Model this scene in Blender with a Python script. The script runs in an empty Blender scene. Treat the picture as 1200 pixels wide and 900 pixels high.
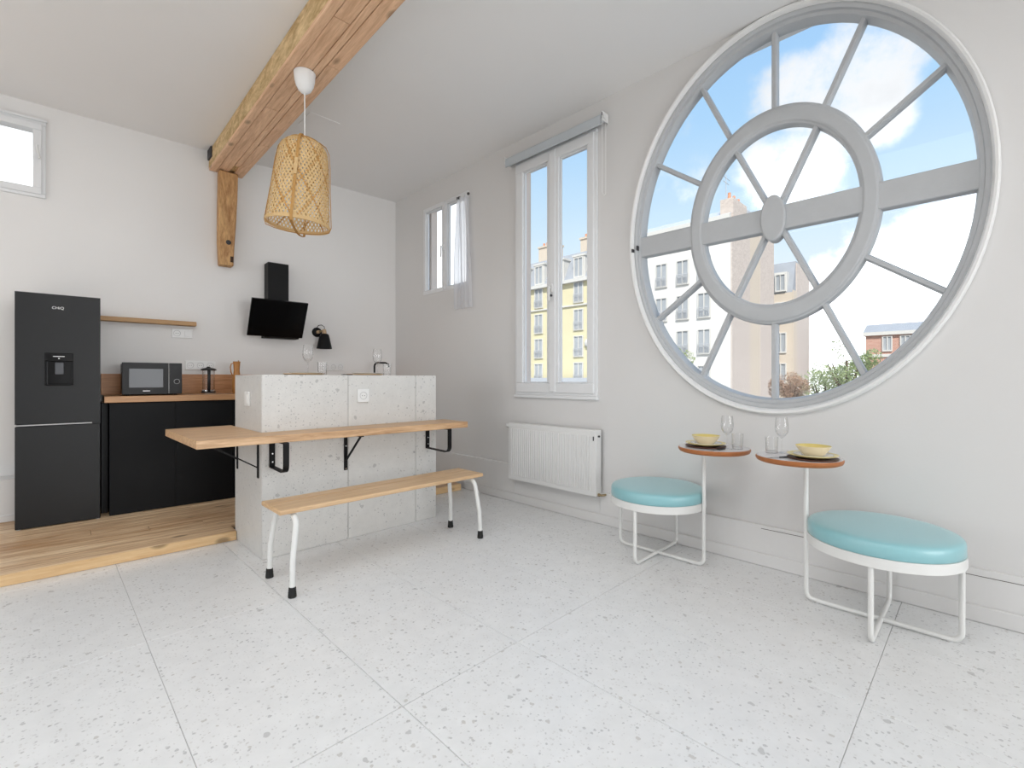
import bpy, bmesh, math, random
from mathutils import Vector, Matrix, Euler
random.seed(7)
PI = math.pi
scene = bpy.context.scene
COL = scene.collection

# ------------------------------------------------------------------ camera
cam_d = bpy.data.cameras.new('camera')
cam = bpy.data.objects.new('camera', cam_d)
COL.objects.link(cam)
cam.location = (0, 0, 1.2)
cam.rotation_euler = (PI / 2, 0, -math.atan2(.7058, .7084))
cam_d.sensor_width = 36
cam_d.lens = 553 / 1200 * 36
cam_d.shift_y = -0.005
cam_d.clip_start = .05
cam_d.clip_end = 500
scene.camera = cam

# ------------------------------------------------------------------ view
scene.view_settings.view_transform = 'Standard'
scene.view_settings.look = 'None'
scene.view_settings.gamma = 1
scene.view_settings.use_curve_mapping = False
scene.view_settings.exposure = 0.04
scene.cycles.transparent_max_bounces = 32

# ------------------------------------------------------------------ sky
world = bpy.data.worlds.new('sky')
scene.world = world
world.use_nodes = True
nt = world.node_tree
nt.nodes.clear()
def wn(t, **k):
    n = nt.nodes.new(t)
    for a, b in k.items(): setattr(n, a, b)
    return n
def wmath(op, a, b=None, c=None):
    n = wn('ShaderNodeMath', operation=op)
    for i, v in enumerate((a, b, c)):
        if v is None: continue
        if isinstance(v, (int, float)): n.inputs[i].default_value = v
        else: nt.links.new(v, n.inputs[i])
    return n.outputs[0]
def wsmooth(v, a, b):
    n = wn('ShaderNodeMapRange', interpolation_type='SMOOTHSTEP')
    nt.links.new(v, n.inputs[0]); n.inputs[1].default_value = a; n.inputs[2].default_value = b
    return n.outputs[0]
tc = wn('ShaderNodeTexCoord')
nrm = wn('ShaderNodeVectorMath', operation='NORMALIZE')
nt.links.new(tc.outputs['Generated'], nrm.inputs[0])
D = nrm.outputs[0]
sep = wn('ShaderNodeSeparateXYZ'); nt.links.new(D, sep.inputs[0])
ramp = wn('ShaderNodeValToRGB'); nt.links.new(sep.outputs[2], ramp.inputs[0])
cr = ramp.color_ramp
cr.elements[0].position = 0.0; cr.elements[0].color = (.95, .97, 1, 1)
cr.elements[1].position = 1.0; cr.elements[1].color = (.20, .44, .82, 1)
for p_, c_ in ((.12, (.88, .94, 1)), (.3, (.63, .82, .98)), (.45, (.42, .67, .95)), (.6, (.33, .58, .92))):
    e = cr.elements.new(p_); e.color = (*c_, 1)
noise = wn('ShaderNodeTexNoise'); noise.inputs['Scale'].default_value = 6.5
noise.inputs['Detail'].default_value = 8; noise.inputs['Roughness'].default_value = .6
nt.links.new(D, noise.inputs['Vector'])
clouds = None
for dx, dy, dz, inner, outer in ((.881, .143, .45, 1, 8), (.868, .20, .455, 0, 6), (.90, .115, .415, 0, 5), (.905, .235, .36, 0, 6),
                                 (.985, .06, .13, 4, 11), (.985, -.03, .15, 4, 12), (.975, .17, .12, 2, 7), (.55, .768, .3, 5, 13), (-.05, .953, .3, 6, 18),
                                 (-.6, .5, .6, 5, 20), (-.7, -.5, .5, 5, 20), (.3, -.8, .5, 5, 20), (.2, .3, .93, 4, 16)):
    dn = wn('ShaderNodeVectorMath', operation='DOT_PRODUCT')
    v = Vector((dx, dy, dz)).normalized(); dn.inputs[1].default_value = v
    nt.links.new(D, dn.inputs[0])
    s = wsmooth(dn.outputs['Value'], math.cos(math.radians(outer)), math.cos(math.radians(inner)))
    clouds = s if clouds is None else wmath('MAXIMUM', clouds, s)
hz = wsmooth(sep.outputs[2], .13, .02)
clouds = wmath('MAXIMUM', clouds, hz)
cl = wmath('ADD', clouds, wmath('MULTIPLY', wmath('SUBTRACT', noise.outputs[0], .5), 2.6))
cmask = wsmooth(cl, .34, 1.0)
mixc = wn('ShaderNodeMix', data_type='RGBA')
nt.links.new(cmask, mixc.inputs['Factor'])
nt.links.new(ramp.outputs[0], mixc.inputs['A'])
cb_r = wn('ShaderNodeMapRange'); nt.links.new(sep.outputs[2], cb_r.inputs[0])
cb_r.inputs[1].default_value = .18; cb_r.inputs[2].default_value = .42; cb_r.inputs[3].default_value = 2.4; cb_r.inputs[4].default_value = .98
cb_c = wn('ShaderNodeVectorMath', operation='SCALE'); cb_c.inputs[0].default_value = (.95, .97, 1.0); nt.links.new(wmath('MULTIPLY', cb_r.outputs[0], wmath('MULTIPLY_ADD', noise.outputs[0], -.5, 1.22)), cb_c.inputs['Scale'])
nt.links.new(cb_c.outputs[0], mixc.inputs['B'])
low = wsmooth(sep.outputs[2], -.02, -.1)
mixg = wn('ShaderNodeMix', data_type='RGBA')
nt.links.new(low, mixg.inputs['Factor'])
nt.links.new(mixc.outputs['Result'], mixg.inputs['A'])
mixg.inputs['B'].default_value = (.45, .44, .42, 1)
bgn = wn('ShaderNodeBackground'); bgn.inputs['Strength'].default_value = 1.05
nt.links.new(mixg.outputs['Result'], bgn.inputs['Color'])
wo = wn('ShaderNodeOutputWorld'); nt.links.new(bgn.outputs[0], wo.inputs[0])

# ------------------------------------------------------------------ sun, and unseen fill lights added to brighten the room
sun_d = bpy.data.lights.new('sun', 'SUN'); sun_d.energy = 5.5; sun_d.angle = .009; sun_d.color = (1, .96, .9)
sun = bpy.data.objects.new('sun', sun_d); COL.objects.link(sun)
sun.rotation_euler = Vector((.55, .38, -.75)).to_track_quat('-Z', 'Y').to_euler()
def fill_light(name, loc, direction, sx, sy, power, color):
    l = bpy.data.lights.new(name, 'AREA'); l.shape = 'RECTANGLE'; l.size = sx; l.size_y = sy; l.energy = power; l.color = color
    o = bpy.data.objects.new(name, l); COL.objects.link(o); o.location = loc
    o.rotation_euler = Vector(direction).to_track_quat('-Z', 'Y').to_euler()
    return o
fill_light('fill_light_rear', (1.5, -6.45, 1.45), (0, 1, 0), 3.4, 2.6, 156, (.98, .99, 1.0))  # unseen rear fill, added for the kitchen wall and island front
fill_light('fill_light_side', (-4.6, 3.5, 1.6), (1, 0, 0), 3.0, 2.6, 33, (.98, .99, 1.0))  # unseen side fill, added for the far end of the window wall
fill_light('fill_light_roof', (-.35, .9, 3.50), (0, 0, -1), 2.5, 2.8, 54, (.96, .985, 1.0))  # unseen overhead fill, added to lift the floor

# ------------------------------------------------------------------ materials
MATS = {}
def new_mat(name):
    m = bpy.data.materials.new(name); m.use_nodes = True
    n = m.node_tree.nodes; b = n['Principled BSDF']
    return m, m.node_tree, b
def plain(name, col, rough=.5, metal=0, spec=.5, coat=0, noise_amt=0, noise_scale=20, bump=0, bump_scale=80):
    m, t, b = new_mat(name)
    b.inputs['Base Color'].default_value = (*col, 1); b.inputs['Roughness'].default_value = rough
    b.inputs['Metallic'].default_value = metal; b.inputs['Specular IOR Level'].default_value = spec
    b.inputs['Coat Weight'].default_value = coat
    tcn = t.nodes.new('ShaderNodeTexCoord')
    if noise_amt:
        nz = t.nodes.new('ShaderNodeTexNoise'); nz.inputs['Scale'].default_value = noise_scale; nz.inputs['Detail'].default_value = 4
        t.links.new(tcn.outputs['Object'], nz.inputs['Vector'])
        mx = t.nodes.new('ShaderNodeMix'); mx.data_type = 'RGBA'
        mx.inputs['A'].default_value = (*[c * (1 - noise_amt) for c in col], 1)
        mx.inputs['B'].default_value = (*[min(1, c * (1 + noise_amt)) for c in col], 1)
        t.links.new(nz.outputs[0], mx.inputs['Factor']); t.links.new(mx.outputs['Result'], b.inputs['Base Color'])
    if bump:
        nz = t.nodes.new('ShaderNodeTexNoise'); nz.inputs['Scale'].default_value = bump_scale; nz.inputs['Detail'].default_value = 5
        t.links.new(tcn.outputs['Object'], nz.inputs['Vector'])
        bp = t.nodes.new('ShaderNodeBump'); bp.inputs['Strength'].default_value = bump; bp.inputs['Distance'].default_value = .01
        t.links.new(nz.outputs[0], bp.inputs['Height']); t.links.new(bp.outputs[0], b.inputs['Normal'])
    MATS[name] = m
    return m
def wood(name, c_dark, c_light, axis='X', scale=1.0, rough=.5, knots=0, contrast=1.0, stretch=14, vary=.22):
    m, t, b = new_mat(name)
    b.inputs['Roughness'].default_value = rough
    L = t.links; N = t.nodes
    tcn = N.new('ShaderNodeTexCoord'); oi = N.new('ShaderNodeObjectInfo')
    off = N.new('ShaderNodeVectorMath'); off.operation = 'SCALE'; off.inputs[0].default_value = (13.1, 7.7, 3.3)
    L.new(oi.outputs['Random'], off.inputs['Scale'])
    add = N.new('ShaderNodeVectorMath'); L.new(tcn.outputs['Object'], add.inputs[0]); L.new(off.outputs[0], add.inputs[1])
    mp = N.new('ShaderNodeMapping'); L.new(add.outputs[0], mp.inputs[0])
    s = [stretch * scale] * 3; s['XYZ'.index(axis)] = 1.0 * scale
    mp.inputs['Scale'].default_value = s
    n1 = N.new('ShaderNodeTexNoise'); n1.inputs['Scale'].default_value = 2.2; n1.inputs['Detail'].default_value = 8
    n1.inputs['Roughness'].default_value = .65; n1.inputs['Distortion'].default_value = .6
    L.new(mp.outputs[0], n1.inputs['Vector'])
    n2 = N.new('ShaderNodeTexNoise'); n2.inputs['Scale'].default_value = 9; n2.inputs['Detail'].default_value = 6
    L.new(mp.outputs[0], n2.inputs['Vector'])
    ma = N.new('ShaderNodeMath'); ma.operation = 'MULTIPLY_ADD'; L.new(n2.outputs[0], ma.inputs[0]); ma.inputs[1].default_value = .35
    L.new(n1.outputs[0], ma.inputs[2])
    mr = N.new('ShaderNodeMapRange'); L.new(ma.outputs[0], mr.inputs[0])
    mr.inputs[1].default_value = .68 - .22 / contrast; mr.inputs[2].default_value = .68 + .22 / contrast
    rnd = N.new('ShaderNodeMath'); rnd.operation = 'MULTIPLY_ADD'; L.new(oi.outputs['Random'], rnd.inputs[0]); rnd.inputs[1].default_value = vary
    sub = N.new('ShaderNodeMath'); sub.operation = 'SUBTRACT'; L.new(mr.outputs[0], sub.inputs[0]); sub.inputs[1].default_value = vary / 2
    L.new(sub.outputs[0], rnd.inputs[2]); rnd.use_clamp = True
    mx = N.new('ShaderNodeMix'); mx.data_type = 'RGBA'; L.new(rnd.outputs[0], mx.inputs['Factor'])
    mx.inputs['A'].default_value = (*c_dark, 1); mx.inputs['B'].default_value = (*c_light, 1)
    outc = mx.outputs['Result']
    if knots:
        mp2 = N.new('ShaderNodeMapping'); L.new(add.outputs[0], mp2.inputs[0])
        s2 = [6.5] * 3; s2['XYZ'.index(axis)] = 3.2; mp2.inputs['Scale'].default_value = s2
        vo = N.new('ShaderNodeTexVoronoi'); vo.inputs['Scale'].default_value = 1.0; L.new(mp2.outputs[0], vo.inputs['Vector'])
        kr = N.new('ShaderNodeMapRange'); L.new(vo.outputs['Distance'], kr.inputs[0])
        kr.inputs[1].default_value = .09; kr.inputs[2].default_value = .19; kr.inputs[3].default_value = knots; kr.inputs[4].default_value = 0
        mk = N.new('ShaderNodeMix'); mk.data_type = 'RGBA'; L.new(kr.outputs[0], mk.inputs['Factor'])
        L.new(outc, mk.inputs['A']); mk.inputs['B'].default_value = (*[c * .35 for c in c_dark], 1)
        outc = mk.outputs['Result']
    L.new(outc, b.inputs['Base Color'])
    bp = N.new('ShaderNodeBump'); bp.inputs['Strength'].default_value = .12; bp.inputs['Distance'].default_value = .004
    L.new(n2.outputs[0], bp.inputs['Height']); L.new(bp.outputs[0], b.inputs['Normal'])
    MATS[name] = m
    return m
def terrazzo(name, base, rough, chip_strength=1.0, mottling=(.93, 1.03)):
    m, t, b = new_mat(name); L = t.links; N = t.nodes
    b.inputs['Roughness'].default_value = rough
    tcn = N.new('ShaderNodeTexCoord'); oi = N.new('ShaderNodeObjectInfo')
    off = N.new('ShaderNodeVectorMath'); off.operation = 'SCALE'; off.inputs[0].default_value = (17.1, 9.7, 5.3)
    L.new(oi.outputs['Random'], off.inputs['Scale'])
    add = N.new('ShaderNodeVectorMath'); L.new(tcn.outputs['Object'], add.inputs[0]); L.new(off.outputs[0], add.inputs[1])
    nz = N.new('ShaderNodeTexNoise'); nz.inputs['Scale'].default_value = 11; nz.inputs['Detail'].default_value = 7; nz.inputs['Roughness'].default_value = .7; L.new(add.outputs[0], nz.inputs['Vector'])
    mx = N.new('ShaderNodeMix'); mx.data_type = 'RGBA'; L.new(nz.outputs[0], mx.inputs['Factor'])
    mx.inputs['A'].default_value = (*[c * mottling[0] for c in base], 1); mx.inputs['B'].default_value = (*[min(1, c * mottling[1]) for c in base], 1)
    cur = mx.outputs['Result']
    for i, (sc, thr, frac, col, st) in enumerate(((19, .27, .16, (.36, .355, .35), .60), (38, .34, .20, (.44, .41, .37), .62), (62, .42, .26, (.34, .34, .345), .62), (95, .46, .45, (.60, .59, .575), .55))):
        dist = N.new('ShaderNodeTexNoise'); dist.inputs['Scale'].default_value = sc * 1.5; dist.inputs['Detail'].default_value = 1; L.new(add.outputs[0], dist.inputs['Vector'])
        dsc = N.new('ShaderNodeVectorMath'); dsc.operation = 'MULTIPLY_ADD'; L.new(dist.outputs['Color'], dsc.inputs[0])
        k = 1.0 / sc * .5; dsc.inputs[1].default_value = (k, k * 1.6, k); L.new(add.outputs[0], dsc.inputs[2])
        vo = N.new('ShaderNodeTexVoronoi'); vo.inputs['Scale'].default_value = sc; L.new(dsc.outputs[0], vo.inputs['Vector'])
        vsep = N.new('ShaderNodeSeparateColor'); L.new(vo.outputs['Color'], vsep.inputs[0])
        pick = N.new('ShaderNodeMath'); pick.operation = 'LESS_THAN'; L.new(vsep.outputs[0], pick.inputs[0]); pick.inputs[1].default_value = frac
        size = N.new('ShaderNodeMath'); size.operation = 'MULTIPLY'; L.new(vsep.outputs[1], size.inputs[0]); size.inputs[1].default_value = thr
        lt = N.new('ShaderNodeMath'); lt.operation = 'LESS_THAN'; L.new(vo.outputs['Distance'], lt.inputs[0]); L.new(size.outputs[0], lt.inputs[1])
        mu = N.new('ShaderNodeMath'); mu.operation = 'MULTIPLY'; L.new(pick.outputs[0], mu.inputs[0]); L.new(lt.outputs[0], mu.inputs[1])
        ms = N.new('ShaderNodeMath'); ms.operation = 'MULTIPLY'; L.new(mu.outputs[0], ms.inputs[0]); ms.inputs[1].default_value = st * chip_strength
        mc = N.new('ShaderNodeMix'); mc.data_type = 'RGBA'; L.new(ms.outputs[0], mc.inputs['Factor']); L.new(cur, mc.inputs['A'])
        mc.inputs['B'].default_value = (*col, 1); cur = mc.outputs['Result']
    L.new(cur, b.inputs['Base Color'])
    MATS[name] = m
    return m
def glass(name, tint=(1, 1, 1), edge=.5, gloss_min=.03, rough=0.0):
    m = bpy.data.materials.new(name); m.use_nodes = True; t = m.node_tree; t.nodes.clear(); N = t.nodes; L = t.links
    tr = N.new('ShaderNodeBsdfTransparent'); tr.inputs[0].default_value = (*tint, 1)
    gl = N.new('ShaderNodeBsdfGlossy'); gl.inputs['Roughness'].default_value = rough
    lw = N.new('ShaderNodeLayerWeight'); lw.inputs[0].default_value = edge
    pw = N.new('ShaderNodeMath'); pw.operation = 'POWER'; L.new(lw.outputs['Facing'], pw.inputs[0]); pw.inputs[1].default_value = 2.5
    mr = N.new('ShaderNodeMapRange'); L.new(pw.outputs[0], mr.inputs[0]); mr.inputs[3].default_value = gloss_min; mr.inputs[4].default_value = .75
    mx = N.new('ShaderNodeMixShader'); L.new(mr.outputs[0], mx.inputs[0]); L.new(tr.outputs[0], mx.inputs[1]); L.new(gl.outputs[0], mx.inputs[2])
    o = N.new('ShaderNodeOutputMaterial'); L.new(mx.outputs[0], o.inputs[0])
    MATS[name] = m
    return m
def translucent(name, col, col2, amt, alpha=1.0, noise_scale=30):
    m = bpy.data.materials.new(name); m.use_nodes = True; t = m.node_tree; t.nodes.clear(); N = t.nodes; L = t.links
    tcn = N.new('ShaderNodeTexCoord'); nz = N.new('ShaderNodeTexNoise'); nz.inputs['Scale'].default_value = noise_scale; L.new(tcn.outputs['Object'], nz.inputs['Vector'])
    mc = N.new('ShaderNodeMix'); mc.data_type = 'RGBA'; mc.inputs['A'].default_value = (*col, 1); mc.inputs['B'].default_value = (*col2, 1); L.new(nz.outputs[0], mc.inputs['Factor'])
    d = N.new('ShaderNodeBsdfDiffuse'); tl = N.new('ShaderNodeBsdfTranslucent'); L.new(mc.outputs['Result'], d.inputs[0]); L.new(mc.outputs['Result'], tl.inputs[0])
    mx = N.new('ShaderNodeMixShader'); mx.inputs[0].default_value = amt; L.new(d.outputs[0], mx.inputs[1]); L.new(tl.outputs[0], mx.inputs[2])
    last = mx
    if alpha < 1:
        tr = N.new('ShaderNodeBsdfTransparent'); m2 = N.new('ShaderNodeMixShader'); m2.inputs[0].default_value = alpha
        L.new(tr.outputs[0], m2.inputs[1]); L.new(mx.outputs[0], m2.inputs[2]); last = m2
    o = N.new('ShaderNodeOutputMaterial'); L.new(last.outputs[0], o.inputs[0])
    MATS[name] = m
    return m
def brick_mat(name, c1, c2, mortar, scale):
    m, t, b = new_mat(name); L = t.links; N = t.nodes
    b.inputs['Roughness'].default_value = .9
    tcn = N.new('ShaderNodeTexCoord')
    nz = N.new('ShaderNodeTexNoise'); nz.inputs['Scale'].default_value = .6; nz.inputs['Detail'].default_value = 6; L.new(tcn.outputs['Object'], nz.inputs['Vector'])
    sp = N.new('ShaderNodeSeparateXYZ'); L.new(tcn.outputs['Object'], sp.inputs[0])
    ad = N.new('ShaderNodeMath'); L.new(sp.outputs[0], ad.inputs[0]); L.new(sp.outputs[1], ad.inputs[1])
    cb = N.new('ShaderNodeCombineXYZ'); L.new(ad.outputs[0], cb.inputs[0]); L.new(sp.outputs[2], cb.inputs[1])
    br = N.new('ShaderNodeTexBrick'); L.new(cb.outputs[0], br.inputs['Vector']); br.inputs['Scale'].default_value = scale
    br.inputs['Color1'].default_value = (*c1, 1); br.inputs['Color2'].default_value = (*c2, 1); br.inputs['Mortar'].default_value = (*mortar, 1)
    mx = N.new('ShaderNodeMix'); mx.data_type = 'RGBA'; mx.blend_type = 'MULTIPLY'; mx.inputs['Factor'].default_value = .5
    L.new(br.outputs[0], mx.inputs['A']); L.new(nz.outputs[0], mx.inputs['B'])
    L.new(br.outputs[0], b.inputs['Base Color'])
    MATS[name] = m
    return m

M = MATS
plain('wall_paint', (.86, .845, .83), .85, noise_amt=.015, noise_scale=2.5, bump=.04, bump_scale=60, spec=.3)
plain('window_wall_shaded', (.755, .745, .735), .85, noise_amt=.015, noise_scale=2.5, bump=.04, bump_scale=60, spec=.3)  # white wall with its backlit shade put into the colour
plain('ceiling_paint', (.89, .88, .87), .9, spec=.2, noise_amt=.012, noise_scale=2)
plain('white_gloss', (.84, .84, .83), .35, noise_amt=.01)
plain('window_white', (.83, .84, .85), .38, noise_amt=.015, noise_scale=9)
plain('backlit_white', (.50, .515, .53), .5, noise_amt=.05, noise_scale=14, bump=.12, bump_scale=40)  # white oval frame, greyed to carry its backlit shade
plain('skirting_white', (.785, .775, .765), .45, noise_amt=.015)
plain('grout', (.56, .555, .545), .9, noise_amt=.05)
plain('white_metal', (.83, .83, .81), .3, noise_amt=.01)
plain('black_metal', (.006, .006, .0065), .5, spec=.2, noise_amt=.1)
plain('fridge_black', (.012, .0125, .0135), .42, spec=.32, noise_amt=.06, noise_scale=60)
plain('fridge_dark', (.006, .006, .007), .4, spec=.2, noise_amt=.05)
plain('cabinet_black', (.007, .0075, .0085), .5, spec=.16, noise_amt=.08, noise_scale=30)
plain('gloss_black', (.003, .003, .0035), .15, spec=.2, noise_amt=.05)
plain('plastic_black', (.007, .007, .008), .4, spec=.3, noise_amt=.05)
plain('chrome', (.75, .75, .75), .12, metal=1, noise_amt=.01)
plain('brass', (.42, .33, .20), .35, metal=.9, noise_amt=.1)
plain('screen_grey', (.10, .106, .118), .2, spec=.3, noise_amt=.03)
plain('logo_white', (.85, .85, .85), .4, noise_amt=.01)
plain('rubber', (.008, .008, .008), .7, noise_amt=.05)
plain('teal_vinyl', (.27, .56, .605), .42, spec=1.0, coat=.2, noise_amt=.02, noise_scale=60, bump=.03, bump_scale=250)
MATS['teal_vinyl'].node_tree.nodes['Principled BSDF'].inputs['Sheen Weight'].default_value = .45
MATS['teal_vinyl'].node_tree.nodes['Principled BSDF'].inputs['Sheen Roughness'].default_value = .35
plain('yellow_glaze', (.82, .66, .22), .25, noise_amt=.04)
plain('cream_glaze', (.86, .74, .50), .3, noise_amt=.03)
plain('yellow_plate', (.88, .74, .34), .3, noise_amt=.03)
plain('white_china', (.85, .84, .82), .22, noise_amt=.01)
plain('charger_brown', (.10, .035, .018), .45, noise_amt=.2, noise_scale=40)
plain('socket_white', (.86, .86, .85), .35, noise_amt=.01)
plain('socket_grey', (.62, .62, .62), .4, noise_amt=.02)
plain('blind_grey', (.56, .60, .63), .6, noise_amt=.02)
plain('cord_white', (.86, .86, .85), .5, noise_amt=.01)
plain('amber_wood', (.46, .20, .05), .35, noise_amt=.25, noise_scale=25)
plain('table_edge', (.42, .145, .04), .42, noise_amt=.15, noise_scale=30)
plain('tabletop_sheen', (.74, .70, .69), .16, noise_amt=.02)  # pale reflection on the brown tabletop painted as its colour
plain('crack_dark', (.05, .025, .015), .9, noise_amt=.2)
plain('beech_light', (.60, .42, .25), .5, noise_amt=.1, noise_scale=30)
wood('oak_table', (.48, .275, .135), (.73, .485, .28), 'X', 1.1, .42, contrast=1.35)
wood('bench_beech', (.58, .365, .19), (.80, .57, .345), 'X', 1.1, .4, contrast=1.1)
wood('counter_walnut', (.42, .175, .065), (.62, .31, .135), 'X', 1.8, .42)
wood('counter_edge', (.42, .215, .095), (.58, .33, .165), 'X', 1.8, .42)
wood('shelf_oak', (.40, .22, .08), (.55, .32, .14), 'X', 1.8, .45)
wood('floor_pine', (.50, .285, .14), (.93, .71, .47), 'X', .75, .42, knots=.6, contrast=1.5, stretch=17, vary=.5)
wood('riser_pine', (.70, .44, .21), (.88, .64, .36), 'X', 1.1, .45, knots=.75)
wood('beam_soffit', (.62, .36, .205), (.93, .63, .41), 'Y', 1.2, .6, knots=.6, contrast=1.1)
wood('beam_side', (.48, .31, .13), (.88, .66, .37), 'Y', 2.2, .75, contrast=1.25, stretch=3)
wood('corbel_wood', (.36, .17, .06), (.72, .44, .20), 'Z', 2.5, .65, contrast=1.2, stretch=5)
terrazzo('terrazzo_floor', (.875, .88, .88), .30, .8, (.86, 1.06))
terrazzo('terrazzo_island', (.73, .72, .695), .36, .95, (.84, 1.08))
glass('pane_glass', (.985, .99, .99), .3, .01)
glass('drink_glass', (.985, .985, .985), .5, .03, .03)
translucent('bamboo', (.78, .55, .27), (.90, .70, .40), .35)
translucent('bamboo_dark', (.52, .29, .10), (.62, .36, .14), .2)
translucent('sheer_cloth', (.93, .93, .95), (.86, .87, .90), .6, .72, 8)
# outdoors
plain('stucco_white', (.68, .66, .625), .9, noise_amt=.04, noise_scale=.4)
plain('stucco_cream', (.56, .48, .39), .9, noise_amt=.05, noise_scale=.5)
plain('stucco_yellow', (.61, .555, .365), .9, noise_amt=.05, noise_scale=.4)
plain('slate', (.30, .315, .34), .7, noise_amt=.15, noise_scale=1.5)
plain('zinc', (.45, .47, .5), .5, noise_amt=.08, noise_scale=1)
plain('clay', (.55, .25, .14), .85, noise_amt=.1)
plain('shutter_grey', (.42, .43, .45), .6, noise_amt=.1)
plain('far_pane', (.34, .36, .38), .15, noise_amt=.2, noise_scale=.7)  # pale grey stands in for sky reflected in the panes
plain('far_trim', (.58, .565, .53), .8, noise_amt=.03)
plain('iron', (.05, .05, .055), .6, noise_amt=.1)
plain('asphalt', (.16, .16, .16), .95, noise_amt=.1, noise_scale=.5)
plain('reveal_peach', (.90, .78, .70), .9, noise_amt=.05, noise_scale=2)
plain('bark', (.12, .085, .055), .9, noise_amt=.3, noise_scale=6)
brick_mat('brick_tan', (.46, .385, .335), (.57, .49, .43), (.58, .53, .49), 2.2)
brick_mat('brick_red', (.42, .21, .155), (.50, .27, .20), (.52, .45, .40), 2.2)
translucent('leaf_green', (.26, .32, .15), (.44, .49, .28), .4, 1, 1.5)
translucent('leaf_rust', (.40, .26, .18), (.50, .35, .25), .4, 1, 1.5)

# ------------------------------------------------------------------ mesh helpers
class MB:
    def __init__(s): s.v = []; s.f = []
    def add(s, vs, fs):
        o = len(s.v); s.v += [tuple(v) for v in vs]; s.f += [tuple(i + o for i in f) for f in fs]; return s
    def box(s, x0, x1, y0, y1, z0, z1):
        return s.add([(x0, y0, z0), (x1, y0, z0), (x1, y1, z0), (x0, y1, z0), (x0, y0, z1), (x1, y0, z1), (x1, y1, z1), (x0, y1, z1)],
                     [(3, 2, 1, 0), (4, 5, 6, 7), (0, 1, 5, 4), (1, 2, 6, 5), (2, 3, 7, 6), (3, 0, 4, 7)])
    def prism(s, pts, z0, z1):
        n = len(pts)
        return s.add([(x, y, z0) for x, y in pts] + [(x, y, z1) for x, y in pts],
                     [tuple(range(n - 1, -1, -1)), tuple(range(n, 2 * n))] + [(i, (i + 1) % n, n + (i + 1) % n, n + i) for i in range(n)])
    def prism_x(s, pts, x0, x1):          # outline in (y, z), extruded along x
        n = len(pts)
        return s.add([(x0, y, z) for y, z in pts] + [(x1, y, z) for y, z in pts],
                     [tuple(range(n - 1, -1, -1)), tuple(range(n, 2 * n))] + [(i, (i + 1) % n, n + (i + 1) % n, n + i) for i in range(n)])
    def lathe(s, prof, n=32, c=(0, 0, 0), axis='Z', closed=False, caps=True):
        vs = []; fs = []
        for r, z in prof:
            for k in range(n):
                a = 2 * PI * k / n; p = (r * math.cos(a), r * math.sin(a), z)
                if axis == 'Y': p = (p[0], p[2], p[1])
                if axis == 'X': p = (p[2], p[0], p[1])
                vs.append((p[0] + c[0], p[1] + c[1], p[2] + c[2]))
        m = len(prof)
        for i in range(m if closed else m - 1):
            for k in range(n):
                j = (i + 1) % m
                fs.append((i * n + k, i * n + (k + 1) % n, j * n + (k + 1) % n, j * n + k))
        if not closed and caps:
            if prof[0][0] > 1e-6: fs.append(tuple(range(n - 1, -1, -1)))
            if prof[-1][0] > 1e-6: fs.append(tuple((m - 1) * n + k for k in range(n)))
        return s.add(vs, fs)
    def cyl(s, p, q, r, n=16, r2=None): return s.tube([p, q], [r, r if r2 is None else r2], n)
    def tube(s, path, r, n=12, closed=False):
        P = [Vector(p) for p in path]; m = len(P)
        R = r if isinstance(r, (list, tuple)) else [r] * m
        vs = []; fs = []; ref = None
        for i in range(m):
            a = P[(i - 1) % m] if (closed or i) else P[i]; b = P[(i + 1) % m] if (closed or i < m - 1) else P[i]
            t = (b - a).normalized()
            if ref is None: ref = t.orthogonal().normalized()
            u = (ref - t * ref.dot(t)).normalized(); ref = u; w = t.cross(u)
            for k in range(n):
                an = 2 * PI * k / n
                vs.append(P[i] + (u * math.cos(an) + w * math.sin(an)) * R[i])
        for i in range(m if closed else m - 1):
            j = (i + 1) % m
            for k in range(n): fs.append((i * n + k, i * n + (k + 1) % n, j * n + (k + 1) % n, j * n + k))
        if not closed: fs += [tuple(range(n - 1, -1, -1)), tuple((m - 1) * n + k for k in range(n))]
        return s.add(vs, fs)
    def sweep_rect(s, path, width_dir, w, t, closed=False):   # flat bar: path, width along width_dir, thickness t
        P = [Vector(p) for p in path]; W = Vector(width_dir).normalized(); m = len(P); vs = []; fs = []
        for i in range(m):
            a = P[(i - 1) % m] if (closed or i) else P[i]; b = P[(i + 1) % m] if (closed or i < m - 1) else P[i]
            tn = (b - a).normalized(); nn = tn.cross(W).normalized()
            for du, dv in ((-1, -1), (1, -1), (1, 1), (-1, 1)): vs.append(P[i] + W * du * w / 2 + nn * dv * t / 2)
        for i in range(m if closed else m - 1):
            j = (i + 1) % m
            for k in range(4): fs.append((i * 4 + k, i * 4 + (k + 1) % 4, j * 4 + (k + 1) % 4, j * 4 + k))
        if not closed: fs += [(3, 2, 1, 0), tuple((m - 1) * 4 + k for k in range(4))]
        return s.add(vs, fs)
    def mesh(s, name, mat, smooth=None):
        me = bpy.data.meshes.new(name); me.from_pydata(s.v, [], s.f)
        bm = bmesh.new(); bm.from_mesh(me); bmesh.ops.recalc_face_normals(bm, faces=bm.faces); bm.to_mesh(me); bm.free()
        if smooth is not None:
            for p in me.polygons: p.use_smooth = True
            me.set_sharp_from_angle(angle=math.radians(smooth))
        me.materials.append(MATS[mat]); return me
    def build(s, name, mat, parent=None, smooth=None, bevel=0, seg=2, **tags):
        return link(name, s.mesh(name, mat, smooth if smooth is not None else (40 if bevel else None)), parent, bevel, seg, **tags)
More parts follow.
